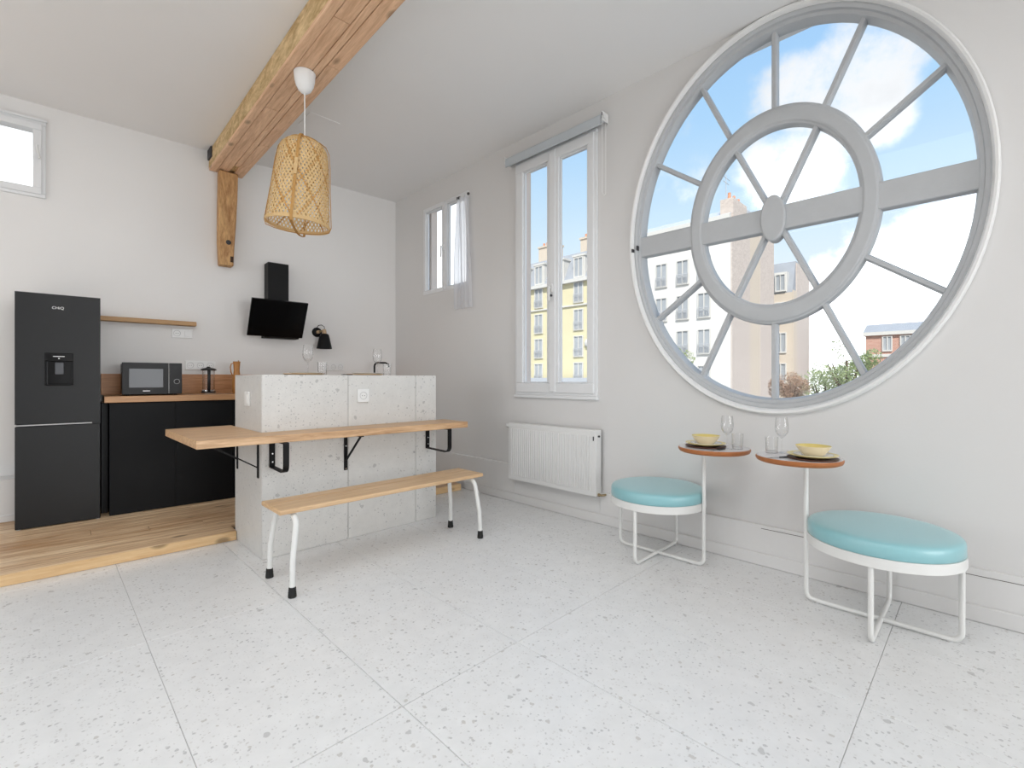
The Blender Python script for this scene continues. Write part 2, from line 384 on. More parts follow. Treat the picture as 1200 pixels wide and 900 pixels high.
def link(name, me, parent=None, bevel=0, seg=2, **tags):
    o = bpy.data.objects.new(name, me); COL.objects.link(o)
    if parent is not None: o.parent = parent
    if bevel:
        b = o.modifiers.new('bevel', 'BEVEL'); b.width = bevel; b.segments = seg; b.limit_method = 'ANGLE'; b.angle_limit = math.radians(35)
    for k, v in tags.items(): o[k] = v
    return o
def tag(o, label, cat, group=None, kind=None):
    o['label'] = label
    if cat: o['category'] = cat
    if group: o['group'] = group
    if kind: o['kind'] = kind
    return o
def thing(name, label, cat, loc=(0, 0, 0), rz=0, group=None, kind=None):
    o = bpy.data.objects.new(name, None); COL.objects.link(o); o.empty_display_size = .1
    o.location = loc; o.rotation_euler = (0, 0, rz); return tag(o, label, cat, group, kind)
def copy_tree(o, parent=None):
    c = o.copy(); COL.objects.link(c); c.parent = parent
    for ch in list(o.children): copy_tree(ch, c)
    return c
def arc(cx, cy, r, a0, a1, n=6):
    return [(cx + r * math.cos(math.radians(a0 + (a1 - a0) * i / n)), cy + r * math.sin(math.radians(a0 + (a1 - a0) * i / n))) for i in range(n + 1)]
def text_mesh(body, size, depth, mat):
    cu = bpy.data.curves.new('lettering', 'FONT'); cu.body = body; cu.size = size; cu.extrude = depth; cu.align_x = 'CENTER'
    o = bpy.data.objects.new('lettering', cu); COL.objects.link(o)
    dg = bpy.context.evaluated_depsgraph_get(); me = bpy.data.meshes.new_from_object(o.evaluated_get(dg))
    bpy.data.objects.remove(o); me.materials.clear(); me.materials.append(MATS[mat]); return me

# ------------------------------------------------------------------ room frame
XW = 3.304                       # inner face of the window wall
ZC = 3.526                       # ceiling
CO = Vector((3.304, 5.491, 0))   # corner of the two walls
KA = math.radians(-2.935)        # the kitchen wall is not quite square to the window wall
def K(x, y, z=0): return CO + Matrix.Rotation(KA, 3, 'Z') @ Vector((x, y, z))
def kthing(name, label, cat, x, y, z=0, rz=0, group=None): return thing(name, label, cat, K(x, y, z), KA + rz, group)
XL, YB = -4.7, -6.6              # walls behind the camera

# floor with its 60 x 120 slabs
fl = MB().box(XL, XW + .02, YB, 5.9, -.15, -.004).build('floor', 'grout')
tag(fl, 'pale grey terrazzo tiled floor of the room', 'floor', kind='structure')
TX0, TXS, TY0, TYS = .937, .598, .319, 1.1895
g = .0012
xs = [TX0 + TXS * k for k in range(-10, 5)]
ys = [TY0 + TYS * k for k in range(-6, 4)]
full = MB().box(g, TXS - g, g, TYS - g, -.012, 0).mesh('tile', 'terrazzo_floor')
for i in range(len(xs) - 1):
    for j in range(len(ys) - 1):
        x0, x1 = max(xs[i], XL + .01), min(xs[i + 1], XW - .002)
        y0, y1 = max(ys[j], YB + .01), ys[j + 1]
        if x1 - x0 < .02 or y1 - y0 < .02: continue
        if x1 - x0 > TXS - .001 and y1 - y0 > TYS - .001: me = full
        else: me = MB().box(g, x1 - x0 - g, g, y1 - y0 - g, -.012, 0).mesh('tile', 'terrazzo_floor')
        o = link('tile', me, fl, .0012, 1); o.location = (x0, y0, 0)
# last row up to the kitchen platform
for i in range(len(xs) - 1):
    x0, x1 = max(xs[i], XL + .01), min(xs[i + 1], XW - .002)
    if x1 - x0 < .02: continue
    o = link('tile', MB().box(g, x1 - x0 - g, g, .50, -.012, 0).mesh('tile', 'terrazzo_floor'), fl, .0012, 1); o.location = (x0, ys[-1], 0)

# ceiling
ce = MB().box(XL - .2, XW + .3, YB - .2, 6.2, ZC, ZC + .2).build('ceiling', 'ceiling_paint')
tag(ce, 'flat white ceiling of the room', 'ceiling', kind='structure')
rw = thing('roof_fill_frame', 'board frame added around the unseen fill light in the ceiling', 'window', (-.35, .9, ZC), kind='structure')  # made-up roof window frame, goes with the overhead fill light
for x0, x1, y0, y1 in ((-1.33, -1.25, -1.48, 1.48), (1.25, 1.33, -1.48, 1.48), (-1.25, 1.25, -1.48, -1.4), (-1.25, 1.25, 1.4, 1.48)): MB().box(x0, x1, y0, y1, -.03, .01).build('frame_board', 'ceiling_paint', rw, bevel=.004)
hatch = thing('trim_1', 'flush square access hatch in the ceiling near the beam', 'hatch', (1.655, 4.15, ZC), 0, kind='structure')
MB().box(0, .275, 0, .275, -.004, .0).build('hatch_panel', 'ceiling_paint', hatch, bevel=.001)

# window wall: boxes around the two casements, one bay with the oval opening
OY, OZ, OK = .963, 2.25, 1.257
mb = MB(); T = .15; X1 = XW + T
for y0, y1, z0, z1 in ((YB - .2, -.25, -.15, 3.7), (2.17, 2.34, -.15, 3.7), (2.34, 3.20, -.15, 1.10), (2.34, 3.20, 3.25, 3.7), (3.20, 3.99, -.15, 3.7),
                       (3.99, 4.84, -.15, 2.22), (3.99, 4.84, 3.26, 3.7), (4.84, 6.2, -.15, 3.7)):
    mb.box(XW, X1, y0, y1, z0, z1)
n = 96
y0, y1, z0, z1 = -.25, 2.17, -.15, 3.7
corner_as = [math.atan2(zz - OZ, yy - OY) for yy in (y0, y1) for zz in (z0, z1)]
angs = sorted([2 * PI * k / n - PI for k in range(n)] + corner_as)
rin, rout = [], []
for a in angs:
    c, s_ = math.cos(a), math.sin(a)
    r = 1 / math.sqrt((c / .985) ** 2 + (s_ / (.985 * OK)) ** 2)
    rin.append((OY + r * c, OZ + r * s_))
    t = min([(q - o) / d for q, o, d in ((y0, OY, c), (y1, OY, c), (z0, OZ, s_), (z1, OZ, s_)) if abs(d) > 1e-9 and (q - o) / d > 0])
    rout.append((OY + t * c, OZ + t * s_))
m = len(angs); vs = []; fs = []
for x in (XW, X1):
    vs += [(x, y, z) for y, z in rin] + [(x, y, z) for y, z in rout]
for i in range(m):
    j = (i + 1) % m
    fs += [(i, j, m + j, m + i), (2 * m + i, 3 * m + i, 3 * m + j, 2 * m + j), (i, 2 * m + i, 2 * m + j, j)]
mb.add(vs, fs)
wr = mb.build('wall_right', 'window_wall_shaded'); tag(wr, 'white plastered wall with the oval window and two casements', 'wall', kind='structure')

# kitchen wall (in its own frame), small high window left
mb = MB(); WX0, WX1, WZ0, WZ1 = -4.05, -3.295, 2.745, 3.365
for x0, x1, z0, z1 in ((-8, WX0, -.15, 3.7), (WX1, .3, -.15, 3.7), (WX0, WX1, -.15, WZ0), (WX0, WX1, WZ1, 3.7)): mb.box(x0, x1, 0, .26, z0, z1)
wk = mb.build('wall_kitchen', 'wall_paint'); wk.location = CO; wk.rotation_euler = (0, 0, KA)
tag(wk, 'white plastered kitchen wall behind the fridge and hood', 'wall', kind='structure')

# walls behind the camera, with openings added for the unseen fill lights
mb = MB()
mb.box(XL - .2, -.25, YB - .2, YB, -.15, 3.7).box(3.25, XW, YB - .2, YB, -.15, 3.7).box(-.25, 3.25, YB - .2, YB, -.15, .15).box(-.25, 3.25, YB - .2, YB, 2.75, 3.7)
o = mb.build('wall_rear', 'wall_paint'); tag(o, 'white wall behind the viewer with a wide opening added for the fill light', 'wall', kind='structure')
mb = MB()
mb.box(XL - .2, XL, YB - .2, 1.9, -.15, 3.7).box(XL - .2, XL, 5.1, 6.6, -.15, 3.7).box(XL - .2, XL, 1.9, 5.1, -.15, .25).box(XL - .2, XL, 1.9, 5.1, 2.95, 3.7)
o = mb.build('wall_left', 'wall_paint'); tag(o, 'white side wall left of the viewer with a wide opening added for the fill light', 'wall', kind='structure')

# ledge and skirting along the window wall
mb = MB().box(XW - .022, XW + .01, YB, 2.26, 0, .26).box(XW - .022, XW + .01, 3.27, 5.46, 0, .362).box(XW - .022, XW + .01, 2.26, 3.27, 0, .30)
o = mb.build('baseboard_right', 'skirting_white', bevel=.004); tag(o, 'tall white boxed skirting along the window wall', 'baseboard', kind='structure')
MB().box(XW - .0235, XW - .0215, .75, 1.02, .236, .2385).build('open_joint', 'crack_dark', o)
MB().box(XW - .0235, XW - .0215, -.6, .12, .224, .2262).build('open_joint', 'crack_dark', o)
sk = MB().box(XW - .036, XW - .02, YB, 4.03, 0, .082).build('skirting_board', 'skirting_white', o, bevel=.006)
ob = MB().box(-8, -3.44, -.2, 0, .068, .405).box(-8, -3.44, -.212, -.19, .068, .12).build('baseboard_kitchen', 'skirting_white', bevel=.004)
ob.location = CO; ob.rotation_euler = (0, 0, KA); tag(ob, 'white boxed ledge at the kitchen wall left of the fridge', 'baseboard', kind='structure')

# ------------------------------------------------------------------ oval window
ow = thing('window_1', 'large oval white spoked window with a round inner ring', 'window', (0, OY, OZ), kind='structure')
def oval(profile, n=96):
    vs = []; fs = []; m = len(profile)
    for k in range(n):
        a = 2 * PI * k / n
        for r, x in profile: vs.append((x, r * math.cos(a), r * OK * math.sin(a)))
    for k in range(n):
        j = (k + 1) % n
        for i in range(m): fs.append((k * m + i, k * m + (i + 1) % m, j * m + (i + 1) % m, j * m + i))
    return MB().add(vs, fs)
oval([(1.018, 3.306), (1.016, 3.280), (1.008, 3.270), (.997, 3.272), (.990, 3.284), (.985, 3.306)]).build('outer_moulding', 'white_gloss', ow, smooth=40)
oval([(.992, 3.300), (.978, 3.296), (.964, 3.302), (.960, 3.318), (.944, 3.322), (.938, 3.340), (.934, 3.40), (.992, 3.40)]).build('outer_frame', 'backlit_white', ow, smooth=22)
oval([(.556, 3.345), (.552, 3.334), (.544, 3.330), (.538, 3.322), (.530, 3.318), (.478, 3.318), (.470, 3.322), (.464, 3.330), (.456, 3.334), (.452, 3.345), (.452, 3.40), (.556, 3.40)]).build('inner_ring', 'backlit_white', ow, smooth=22)
MB().box(3.326, 3.400, -.956, .956, -.098, .056).build('crossbar', 'backlit_white', ow, bevel=.008)
mbh = MB(); pts = [(.075 * math.cos(2 * PI * k / 32), -.02 + .148 * math.sin(2 * PI * k / 32)) for k in range(32)]
mbh.prism_x(pts, 3.306, 3.400).build('hub', 'backlit_white', ow, bevel=.01)
def muntin(a, r0, r1):
    p = Vector((r0 * math.sin(a), r0 * OK * math.cos(a))); q = Vector((r1 * math.sin(a), r1 * OK * math.cos(a)))
    d = (q - p).normalized(); nn = Vector((-d.y, d.x)); vs = []
    for x, w in ((3.338, .010), (3.352, .017), (3.395, .017)):
        for pp in (p, q):
            for s in (-1, 1): vs.append((x, pp.x + nn.x * w * s, pp.y + nn.y * w * s))
    fs = [(0, 1, 3, 2), (8, 9, 11, 10)]
    for i in (0, 4): fs += [(i, i + 2, i + 6, i + 4), (i + 1, i + 3, i + 7, i + 5), (i, i + 1, i + 5, i + 4), (i + 2, i + 3, i + 7, i + 6)]
    MB().add(vs, fs).build('muntin', 'backlit_white', ow)
for d in (-60, -30, 0, 30, 60, 120, 150, 180, 210, 240): muntin(math.radians(d), .54, .95)
for d in (-31, 31, 149, 211): muntin(math.radians(d), .06, .47)
def sector(a0, a1, r0, r1):
    k = 10; ps = []
    A = [a0 + (a1 - a0) * i / k for i in range(k + 1)]
    ps = [(r1 * math.sin(a), r1 * OK * math.cos(a)) for a in A]
    ps += [(r0 * math.sin(a), r0 * OK * math.cos(a)) for a in reversed(A)] if r0 > 0 else [(0, 0)]
    MB().prism_x(ps, 3.374, 3.378).build('pane', 'pane_glass', ow)
for k in range(12): sector(math.radians(-90 + 30 * k), math.radians(-60 + 30 * k), .50, .945)
for a, b in ((-90, -31), (-31, 31), (31, 90), (90, 149), (149, 211), (211, 270)): sector(math.radians(a), math.radians(b), 0, .50)
MB().box(3.270, 3.300, .985, .993, -.06, -.035).build('hinge', 'iron', ow); MB().box(3.29, 3.318, .955, .963, -.045, -.01).build('hinge', 'iron', ow)

# ------------------------------------------------------------------ casement windows
def casement(name, label, y0, y1, z0, z1, xf, sash_w, panes, handle_z, mull):
    """frame proud at xf, two sashes, two panes; y runs away from the camera"""
    t = thing(name, label, 'window', (0, 0, 0), kind='structure')
    fw = .035
    def ring(nm, a, b, c, d, w, x0, x1, par, bev=.005):
        r = MB()
        for box in ((a, b, c, c + w), (a, b, d - w, d), (a, a + w, c + w, d - w), (b - w, b, c + w, d - w)): r.box(x0, x1, *box)
        return r.build(nm, 'window_white', par, bevel=bev)
    ring('frame', y0, y1, z0, z1, fw, xf, xf + .075, t)
    ym = (panes[1][0] + panes[0][1]) / 2
    for (pa, pb), hinge_side in zip(panes, (0, 1)):
        a, b = (y0 + fw - .012, ym - .001) if hinge_side == 0 else (ym + .001, y1 - fw + .012)
        c, d = z0 + fw - .012, z1 - fw + .012
        pz0, pz1 = z0 + sash_w, z1 - sash_w
        s = MB()
        for box in ((a, b, c, pz0), (a, b, pz1, d), (a, pa, pz0, pz1), (pb, b, pz0, pz1)): s.box(xf - .012, xf + .05, *box)
        so = s.build('sash', 'window_white', t, bevel=.006)
        bd = MB()
        for box in ((pa, pb, pz0, pz0 + .012), (pa, pb, pz1 - .012, pz1), (pa, pa + .012, pz0 + .012, pz1 - .012), (pb - .012, pb, pz0 + .012, pz1 - .012)): bd.box(xf + .012, xf + .03, *box)
        bd.build('glazing_bead', 'window_white', so, bevel=.003)
        MB().box(xf + .022, xf + .027, pa, pb, pz0, pz1).build('pane', 'pane_glass', so)
    MB().box(xf - .022, xf - .008, ym - mull / 2, ym + mull / 2, z0 + fw, z1 - fw).build('meeting_stile', 'window_white', t, bevel=.005)
    h = MB().box(xf - .034, xf - .02, ym - .012, ym + .012, handle_z - .035, handle_z + .035).build('handle_plate', 'white_gloss', t, bevel=.003)
    MB().cyl((xf - .034, ym, handle_z), (xf - .06, ym, handle_z), .008, 10).box(xf - .068, xf - .055, ym - .009, ym + .009, handle_z - .12, handle_z + .012).build('handle', 'white_gloss', t, bevel=.003)
    return t
nw = casement('window_2', 'tall narrow white double casement window beside the oval window', 2.295, 3.25, 1.05, 3.30, XW - .022, .112, ((2.385, 2.696), (2.832, 3.14)), 2.02, .07)
MB().box(XW - .028, XW + .002, 2.285, 3.262, 1.022, 1.05).build('sill_strip', 'window_white', nw, bevel=.004)
MB().cyl((XW - .07, 2.755, 1.95), (XW - .058, 2.755, 1.95), .011, 12).build('key_lock', 'iron', nw)
casement('window_3', 'small white double casement window high beside the kitchen corner', 3.965, 4.868, 2.195, 3.285, XW + .006, .07, ((4.025, 4.372), (4.468, 4.800)), 2.72, .05)

# high kitchen window (single awning sash)
kw = thing('window_4', 'small high white framed window above and left of the fridge', 'window', CO, KA, kind='structure')
def kring(nm, a, b, c, d, w, y0, y1, bev=.005):
    r = MB()
    for box in ((a, b, c, c + w), (a, b, d - w, d), (a, a + w, c + w, d - w), (b - w, b, c + w, d - w)): r.box(box[0], box[1], y0, y1, box[2], box[3])
    return r.build(nm, 'window_white', kw, bevel=bev)
kring('frame', -4.07, -3.282, 2.732, 3.378, .035, -.02, .05)
kring('sash', -4.045, -3.306, 2.757, 3.352, .055, -.034, .035)
MB().box(-4.0, -3.355, .01, .015, 2.80, 3.31).build('pane', 'pane_glass', kw)
MB().tube([(-3.335, -.05, 3.16), (-3.332, -.06, 3.12), (-3.318, -.06, 3.05)], .008, 8).build('handle', 'white_gloss', kw, smooth=50)
MB().box(-4.08, -3.275, -.035, -.02, 3.372, 3.392).build('frame_cap', 'window_white', kw, bevel=.003)

# ------------------------------------------------------------------ kitchen platform
pf = MB().box(-8, 0, -1.46, 0, .0, .045).build('trim_2', 'crack_dark'); pf.location = CO; pf.rotation_euler = (0, 0, KA)
tag(pf, 'raised pine plank platform under the kitchen', 'platform', kind='structure')
edges = [-1.655, -1.488, -1.345, -1.205, -1.06, -.915, -.77, -.625, -.48, -.335, -.19, 0]
for i in range(len(edges) - 1):
    xr = -2.194 if i == 0 else -.02
    cuts = [-8, -5.2 + .4 * ((i * 7) % 5), -3.0 + .33 * ((i * 3) % 4), xr]
    if i == 0: cuts = [-8, -4.4, xr]
    for a, b in zip(cuts, cuts[1:]):
        MB().box(a + .0012, b - .0012, edges[i] + .0018, edges[i + 1] - .0018, .044, .068).build('plank', 'floor_pine', pf, bevel=.002)
MB().box(-8, -2.194, -1.668, -1.645, .001, .066).build('riser_board', 'riser_pine', pf, bevel=.003)
MB().box(-.87, -.022, -1.50, -1.478, .001, .066).build('riser_board', 'riser_pine', pf, bevel=.003)

# ------------------------------------------------------------------ beam with corbel
bt = thing('ceiling_beam', 'thick rough timber beam crossing the white ceiling', 'beam', (1.357, 5.60, 0), math.radians(-1.05))
MB().box(-.150, .150, -8.9, 0, 3.35, ZC - .002).build('beam_core', 'beam_side', bt, bevel=.006)
zs0, zs1 = 3.326, 3.352
def boards(x0, x1, cuts, dz):
    for a, b in zip(cuts, cuts[1:]): MB().box(x0 + .002, x1 - .002, -b + .002, -a - .002, zs0 + dz, zs1).build('soffit_board', 'beam_soffit', bt, bevel=.003)
boards(-.152, -.092, [.02, 3.1, 6.2, 8.9], -.002)
boards(-.092, .012, [.0, 1.62, 2.9, 4.3, 6.6, 8.9], .004)
boards(.012, .060, [.30, 1.25, 2.22, 4.1, 6.6, 8.9], .002)
boards(.060, .152, [.02, .95, 2.45, 4.9, 7.0, 8.9], 0)
MB().box(-.165, -.140, -.16, -.02, 3.42, 3.52).build('iron_strap', 'iron', bt, bevel=.004)
cb = kthing('timber_corbel', 'tapered vertical timber post bolted to the wall under the beam end', 'corbel', -1.94, 0)
pts = [(-.085, 3.325), (.085, 3.325), (.078, 3.05), (.066, 2.8), (.05, 2.55), (.042, 2.362), (-.082, 2.362), (-.092, 2.6), (-.09, 2.95)]
vs = [(x, -.11, z) for x, z in pts] + [(x, 0, z) for x, z in pts]; k = len(pts)
MB().add(vs, [tuple(range(k)), tuple(range(2 * k - 1, k - 1, -1))] + [(i, (i + 1) % k, k + (i + 1) % k, k + i) for i in range(k)]).build('post', 'corbel_wood', cb, bevel=.012, seg=3)
MB().lathe([(0, -.016), (.014, -.016), (.024, -.004), (.024, .004)], 16, (-.005, -.110, 2.60), 'Y').build('bolt', 'iron', cb, smooth=40)
MB().box(.012, .04, -.1115, -.108, 2.40, 2.46).build('burn_mark', 'crack_dark', cb, bevel=.001)

# ------------------------------------------------------------------ pendant lamp
pl = thing('pendant_lamp', 'woven bamboo pendant lamp hanging from the beam on a white cord', 'lamp', (1.296, 3.345, 2.22))
B = 2.22
MB().lathe([(0, 3.185 - B), (.018, 3.187 - B), (.042, 3.207 - B), (.058, 3.24 - B), (.067, 3.28 - B), (.071, 3.326 - B), (0, 3.326 - B)], 28).build('ceiling_rose', 'cord_white', pl, smooth=50)
MB().cyl((0, 0, 2.80 - B), (0, 0, 3.20 - B), .004, 8).build('cord', 'cord_white', pl, smooth=50)
MB().lathe([(0, 2.70 - B), (.02, 2.70 - B), (.022, 2.80 - B), (.012, 2.83 - B), (0, 2.83 - B)], 16).build('bulb_holder', 'cord_white', pl, smooth=50)
prof = [(.095, 2.845), (.125, 2.83), (.150, 2.795), (.163, 2.74), (.176, 2.62), (.190, 2.45), (.200, 2.33), (.205, 2.27)]
def shade_r(t):
    s = t * (len(prof) - 1); i = min(int(s), len(prof) - 2); f = s - i
    return prof[i][0] + (prof[i + 1][0] - prof[i][0]) * f, prof[i][1] + (prof[i + 1][1] - prof[i][1]) * f - B
lens = [0]
for i in range(len(prof) - 1): lens.append(lens[-1] + math.dist(prof[i], prof[i + 1]))
def shade_at(u):
    d = u * lens[-1]
    for i in range(len(prof) - 1):
        if d <= lens[i + 1] + 1e-9:
            f = (d - lens[i]) / (lens[i + 1] - lens[i]); return prof[i][0] + (prof[i + 1][0] - prof[i][0]) * f, prof[i][1] + (prof[i + 1][1] - prof[i][1]) * f - B
light_m, dark_m = MB(), MB()
NS, SEG = 46, 44
for hand in (1, -1):
    for k in range(NS):
        dark = k % 8 in (0,) ; mbx = dark_m if dark else light_m; vs = []
        for i in range(SEG + 1):
            u = i / SEG; r, z = shade_at(u); th = 2 * PI * k / NS + hand * 2.0 * u
            wv = .0016 * math.sin((u * 2.0 * 2 * NS / (2 * PI) + (0 if hand > 0 else 1)) * PI)
            wid = (.0062 if not dark else .0075) / r
            for s in (-1, 1): vs.append(((r + wv + .0006 * hand) * math.cos(th + s * wid), (r + wv + .0006 * hand) * math.sin(th + s * wid), z))
        mbx.add(vs, [(2 * i, 2 * i + 1, 2 * i + 3, 2 * i + 2) for i in range(SEG)])
light_m.build('woven_shade', 'bamboo', pl, kind='stuff', label='pale woven bamboo strips of the lamp shade')
dark_m.build('woven_pattern', 'bamboo_dark', pl, kind='stuff', label='brown bamboo strips crossing the shade')
MB().lathe([(.202, 2.262 - B), (.209, 2.262 - B), (.209, 2.282 - B), (.202, 2.282 - B)], 48, closed=True).build('rim_hoop', 'bamboo', pl, smooth=50)
MB().lathe([(.09, 2.838 - B), (.098, 2.838 - B), (.098, 2.852 - B), (.09, 2.852 - B)], 32, closed=True).build('rim_hoop', 'bamboo_dark', pl, smooth=50)
hp = [(0, 2.875), (.05, 2.868), (.10, 2.858), (.140, 2.835), (.164, 2.79), (.178, 2.70), (.192, 2.52), (.208, 2.36), (.216, 2.28), (.205, 2.245), (.15, 2.228), (.07, 2.216), (0, 2.212)]
for ang, wd in ((math.radians(-122), .016), (math.radians(-30), .010)):
    loop = [(r * math.cos(ang), r * math.sin(ang), z - B) for r, z in hp] + [(-r * math.cos(ang), -r * math.sin(ang), z - B) for r, z in hp[-2:0:-1]]
    MB().sweep_rect(loop, (-math.sin(ang), math.cos(ang), 0), wd, .004, True).build('bamboo_hoop', 'bamboo_dark', pl, smooth=50)

MB().sweep_rect([(.186 * math.cos(math.radians(-122)), .186 * math.sin(math.radians(-122)), 2.66 - B), (.195 * math.cos(math.radians(-122)), .195 * math.sin(math.radians(-122)), 2.55 - B)], (-math.sin(math.radians(-122)), math.cos(math.radians(-122)), 0), .02, .008).build('binding', 'bamboo', pl)
tilt = Matrix.Translation((0, 0, 2.85 - B)) @ Matrix.Rotation(math.radians(4.5), 4, Vector((.7058, .7084, 0))) @ Matrix.Translation((0, 0, B - 2.85))
for o in pl.children:
    if o.name.split('.')[0] in ('woven_shade', 'woven_pattern', 'rim_hoop', 'bamboo_hoop', 'binding', 'bulb_holder'): o.data.transform(tilt)

# ------------------------------------------------------------------ fridge
fr = kthing('fridge', 'tall black fridge freezer with a water dispenser', 'fridge', -3.182, -.58, .068)
W2 = .240
MB().box(-W2 + .004, W2 - .004, .055, .56, .02, 1.775).build('body', 'fridge_dark', fr, bevel=.006)
ud = MB()
# upper door with a recess for the dispenser
dx0, dx1, dz0, dz1 = -.078, .075, 1.082, 1.328
ud.box(-W2, dx0, 0, .05, .79, 1.785).box(dx1, W2, 0, .05, .79, 1.785).box(dx0, dx1, 0, .05, .79, dz0).box(dx0, dx1, 0, .05, dz1, 1.785)
udo = ud.build('upper_door', 'fridge_black', fr)
MB().box(-W2, W2, 0, .05, .006, .772).build('lower_door', 'fridge_black', fr, bevel=.004)
MB().box(-W2 + .004, W2 - .05, .006, .05, .7765, .7845).build('door_gap_trim', 'socket_grey', fr)
MB().box(W2 - .05, W2 - .002, .002, .05, .771, .791).build('hinge', 'plastic_black', fr, bevel=.002)
di = MB().box(dx0 - .004, dx1 + .004, .046, .06, dz0, dz1).build('dispenser', 'gloss_black', fr)
MB().box(dx0 - .004, dx1 + .004, -.006, .05, 1.268, dz1 + .004).build('dispenser_panel', 'gloss_black', di, bevel=.003)
r_ = MB()
r_.box(dx0 - .004, dx0 + .008, -.006, .05, dz0, 1.268).box(dx1 - .008, dx1 + .004, -.006, .05, dz0, 1.268).box(dx0 + .008, dx1 - .008, -.006, .05, dz0 - .004, dz0 + .012)
r_.build('dispenser_surround', 'gloss_black', di, bevel=.003)
MB().box(-.026, .026, .012, .03, 1.165, 1.262).build('dispenser_lever', 'screen_grey', di, bevel=.006)
MB().box(-.035, .03, -.0075, -.006, 1.303, 1.308).build('dispenser_mark', 'logo_white', di)
MB().box(-.006, .002, -.0075, -.006, 1.286, 1.294).build('dispenser_mark', 'logo_white', di)
lg = link('logo', text_mesh('CHiQ', .028, .0008, 'logo_white'), udo); lg.location = (-.008, -.001, 1.672); lg.rotation_euler = (PI / 2, 0, 0); lg['label'] = 'white brand lettering'
for x in (-W2 + .02, W2 - .015): MB().cyl((x, .02, -.003), (x, .02, .02), .012, 12).build('foot', 'socket_grey', fr)
mbv = MB()
for k in range(9): mbv.box(-.262, -.243, .30, .50, .06 + k * .03, .078 + k * .03)
mbv.box(-.246, -.236, .28, .52, .04, .34)
mbv.build('side_grille', 'plastic_black', fr)

# ------------------------------------------------------------------ kitchen run
cab_group = 'black kitchen base cabinets'
for x0, x1, lab in ((-2.885, -2.4385, 'black base cabinet under the microwave next to the fridge'), (-2.437, -1.99, 'black base cabinet under the coffee press left of the island'),
                    (-1.987, -1.0, 'black base cabinet hidden behind the left half of the island'), (-.997, -.03, 'black base cabinet behind the island under the tap')):
    c = kthing('base_cabinet', lab, 'cabinet', (x0 + x1) / 2, -.546, .068, group=cab_group); hw = (x1 - x0) / 2
    MB().box(-hw, hw, .02, .52, 0, .93).build('body', 'cabinet_black', c)
    MB().box(-hw, hw, 0, .019, .004, .925).build('door', 'cabinet_black', c, bevel=.001)
ct = kthing('countertop', 'reddish brown wooden kitchen countertop along the wall', 'worktop', -1.475, -.566, 1.003)
MB().box(-1.443, 1.455, .0, .55, 0, .052).build('slab', 'counter_edge', ct, bevel=.003)
bs = kthing('backsplash', 'dark wooden backsplash strip behind the counter', 'backsplash', -1.475, -.014, 1.056)
MB().box(-1.455, 1.455, -.012, .012, 0, .19).build('board', 'counter_walnut', bs, bevel=.002)
fp = kthing('gap_shade_strip', 'narrow black strip for the shade in the gap between fridge and cabinets', 'panel', -2.912, -.40, .068)  # dark strip in place of the shadowed gap beside the fridge
MB().box(-.022, .022, 0, .36, 0, .93).build('panel', 'fridge_dark', fp, bevel=.002)

mw = kthing('microwave', 'black microwave with grey door window on the counter', 'microwave', -2.592, -.45, 1.055)
MB().box(-.205, .208, .012, .34, .012, .280).build('body', 'plastic_black', mw, bevel=.004)
md = MB().box(-.211, .112, -.010, .011, .010, .286).build('door', 'plastic_black', mw, bevel=.003)
MB().box(-.165, .073, -.0135, -.009, .068, .234).build('door_window', 'screen_grey', md, bevel=.002)
MB().box(.1125, .1155, -.0125, .011, .014, .282).build('handle_strip', 'socket_grey', mw)
cp = MB().box(.117, .211, -.010, .011, .010, .286).build('control_panel', 'plastic_black', mw, bevel=.003)
MB().lathe([(0, -.024), (.017, -.024), (.019, -.010), (0, -.010)], 24, (.172, 0, .122), 'Y').build('dial', 'plastic_black', cp, smooth=40)
MB().lathe([(.0195, -.014), (.022, -.014), (.022, -.0095), (.0195, -.0095)], 24, (.172, 0, .122), 'Y', closed=True).build('dial_ring', 'socket_grey', cp, smooth=40)
MB().box(-.07, -.02, -.0112, -.0098, .036, .044).build('logo', 'logo_white', md)
for x in (-.17, .17):
    for y in (.05, .3): MB().cyl((x, y, 0), (x, y, .014), .012, 10).build('foot', 'rubber', mw)

fp_ = kthing('french_press', 'glass coffee press with black handle and chrome base', 'coffee press', -2.155, -.33, 1.055)
MB().lathe([(.056, .0), (.058, .006), (.058, .036), (.054, .04), (.0, .04), (0, 0)], 28).build('base', 'chrome', fp_, smooth=40)
MB().lathe([(.0595, .012), (.061, .012), (.061, .024), (.0595, .024)], 28, closed=True).build('base_band', 'plastic_black', fp_, smooth=40)
MB().lathe([(.051, .04), (.051, .225), (.0535, .23), (.0535, .225), (.049, .22), (.049, .045)], 28, closed=True).build('beaker', 'drink_glass', fp_, smooth=40)
MB().lathe([(.055, .226), (.066, .229), (.066, .234), (.05, .246), (.02, .252), (.012, .262), (0, .264)], 28).build('lid', 'plastic_black', fp_, smooth=40)
ha = .12
MB().sweep_rect([(-math.sin(ha) * r, -math.cos(ha) * r, z) for r, z in ((.050, .226), (.085, .226), (.098, .205), (.096, .1), (.080, .040), (.056, .026))],
                (math.cos(ha), -math.sin(ha), 0), .026, .014).build('handle', 'plastic_black', fp_, bevel=.003)
ju = kthing('wooden_jug', 'slender amber brown jug with a handle on the counter beside the island', 'jug', -1.912, -.31, 1.055)
MB().lathe([(.0, 0), (.036, 0), (.04, .02), (.042, .12), (.030, .19), (.026, .23), (.031, .30), (.034, .318), (.031, .318), (.028, .30), (.022, .23), (0, .2)], 24).build('body', 'amber_wood', ju, smooth=50)
MB().tube([(-.028, -.0, .30), (-.05, -.012, .295), (-.058, -.014, .26), (-.052, -.012, .21), (-.034, 0, .175)], .0055, 8).build('handle', 'amber_wood', ju, smooth=60)
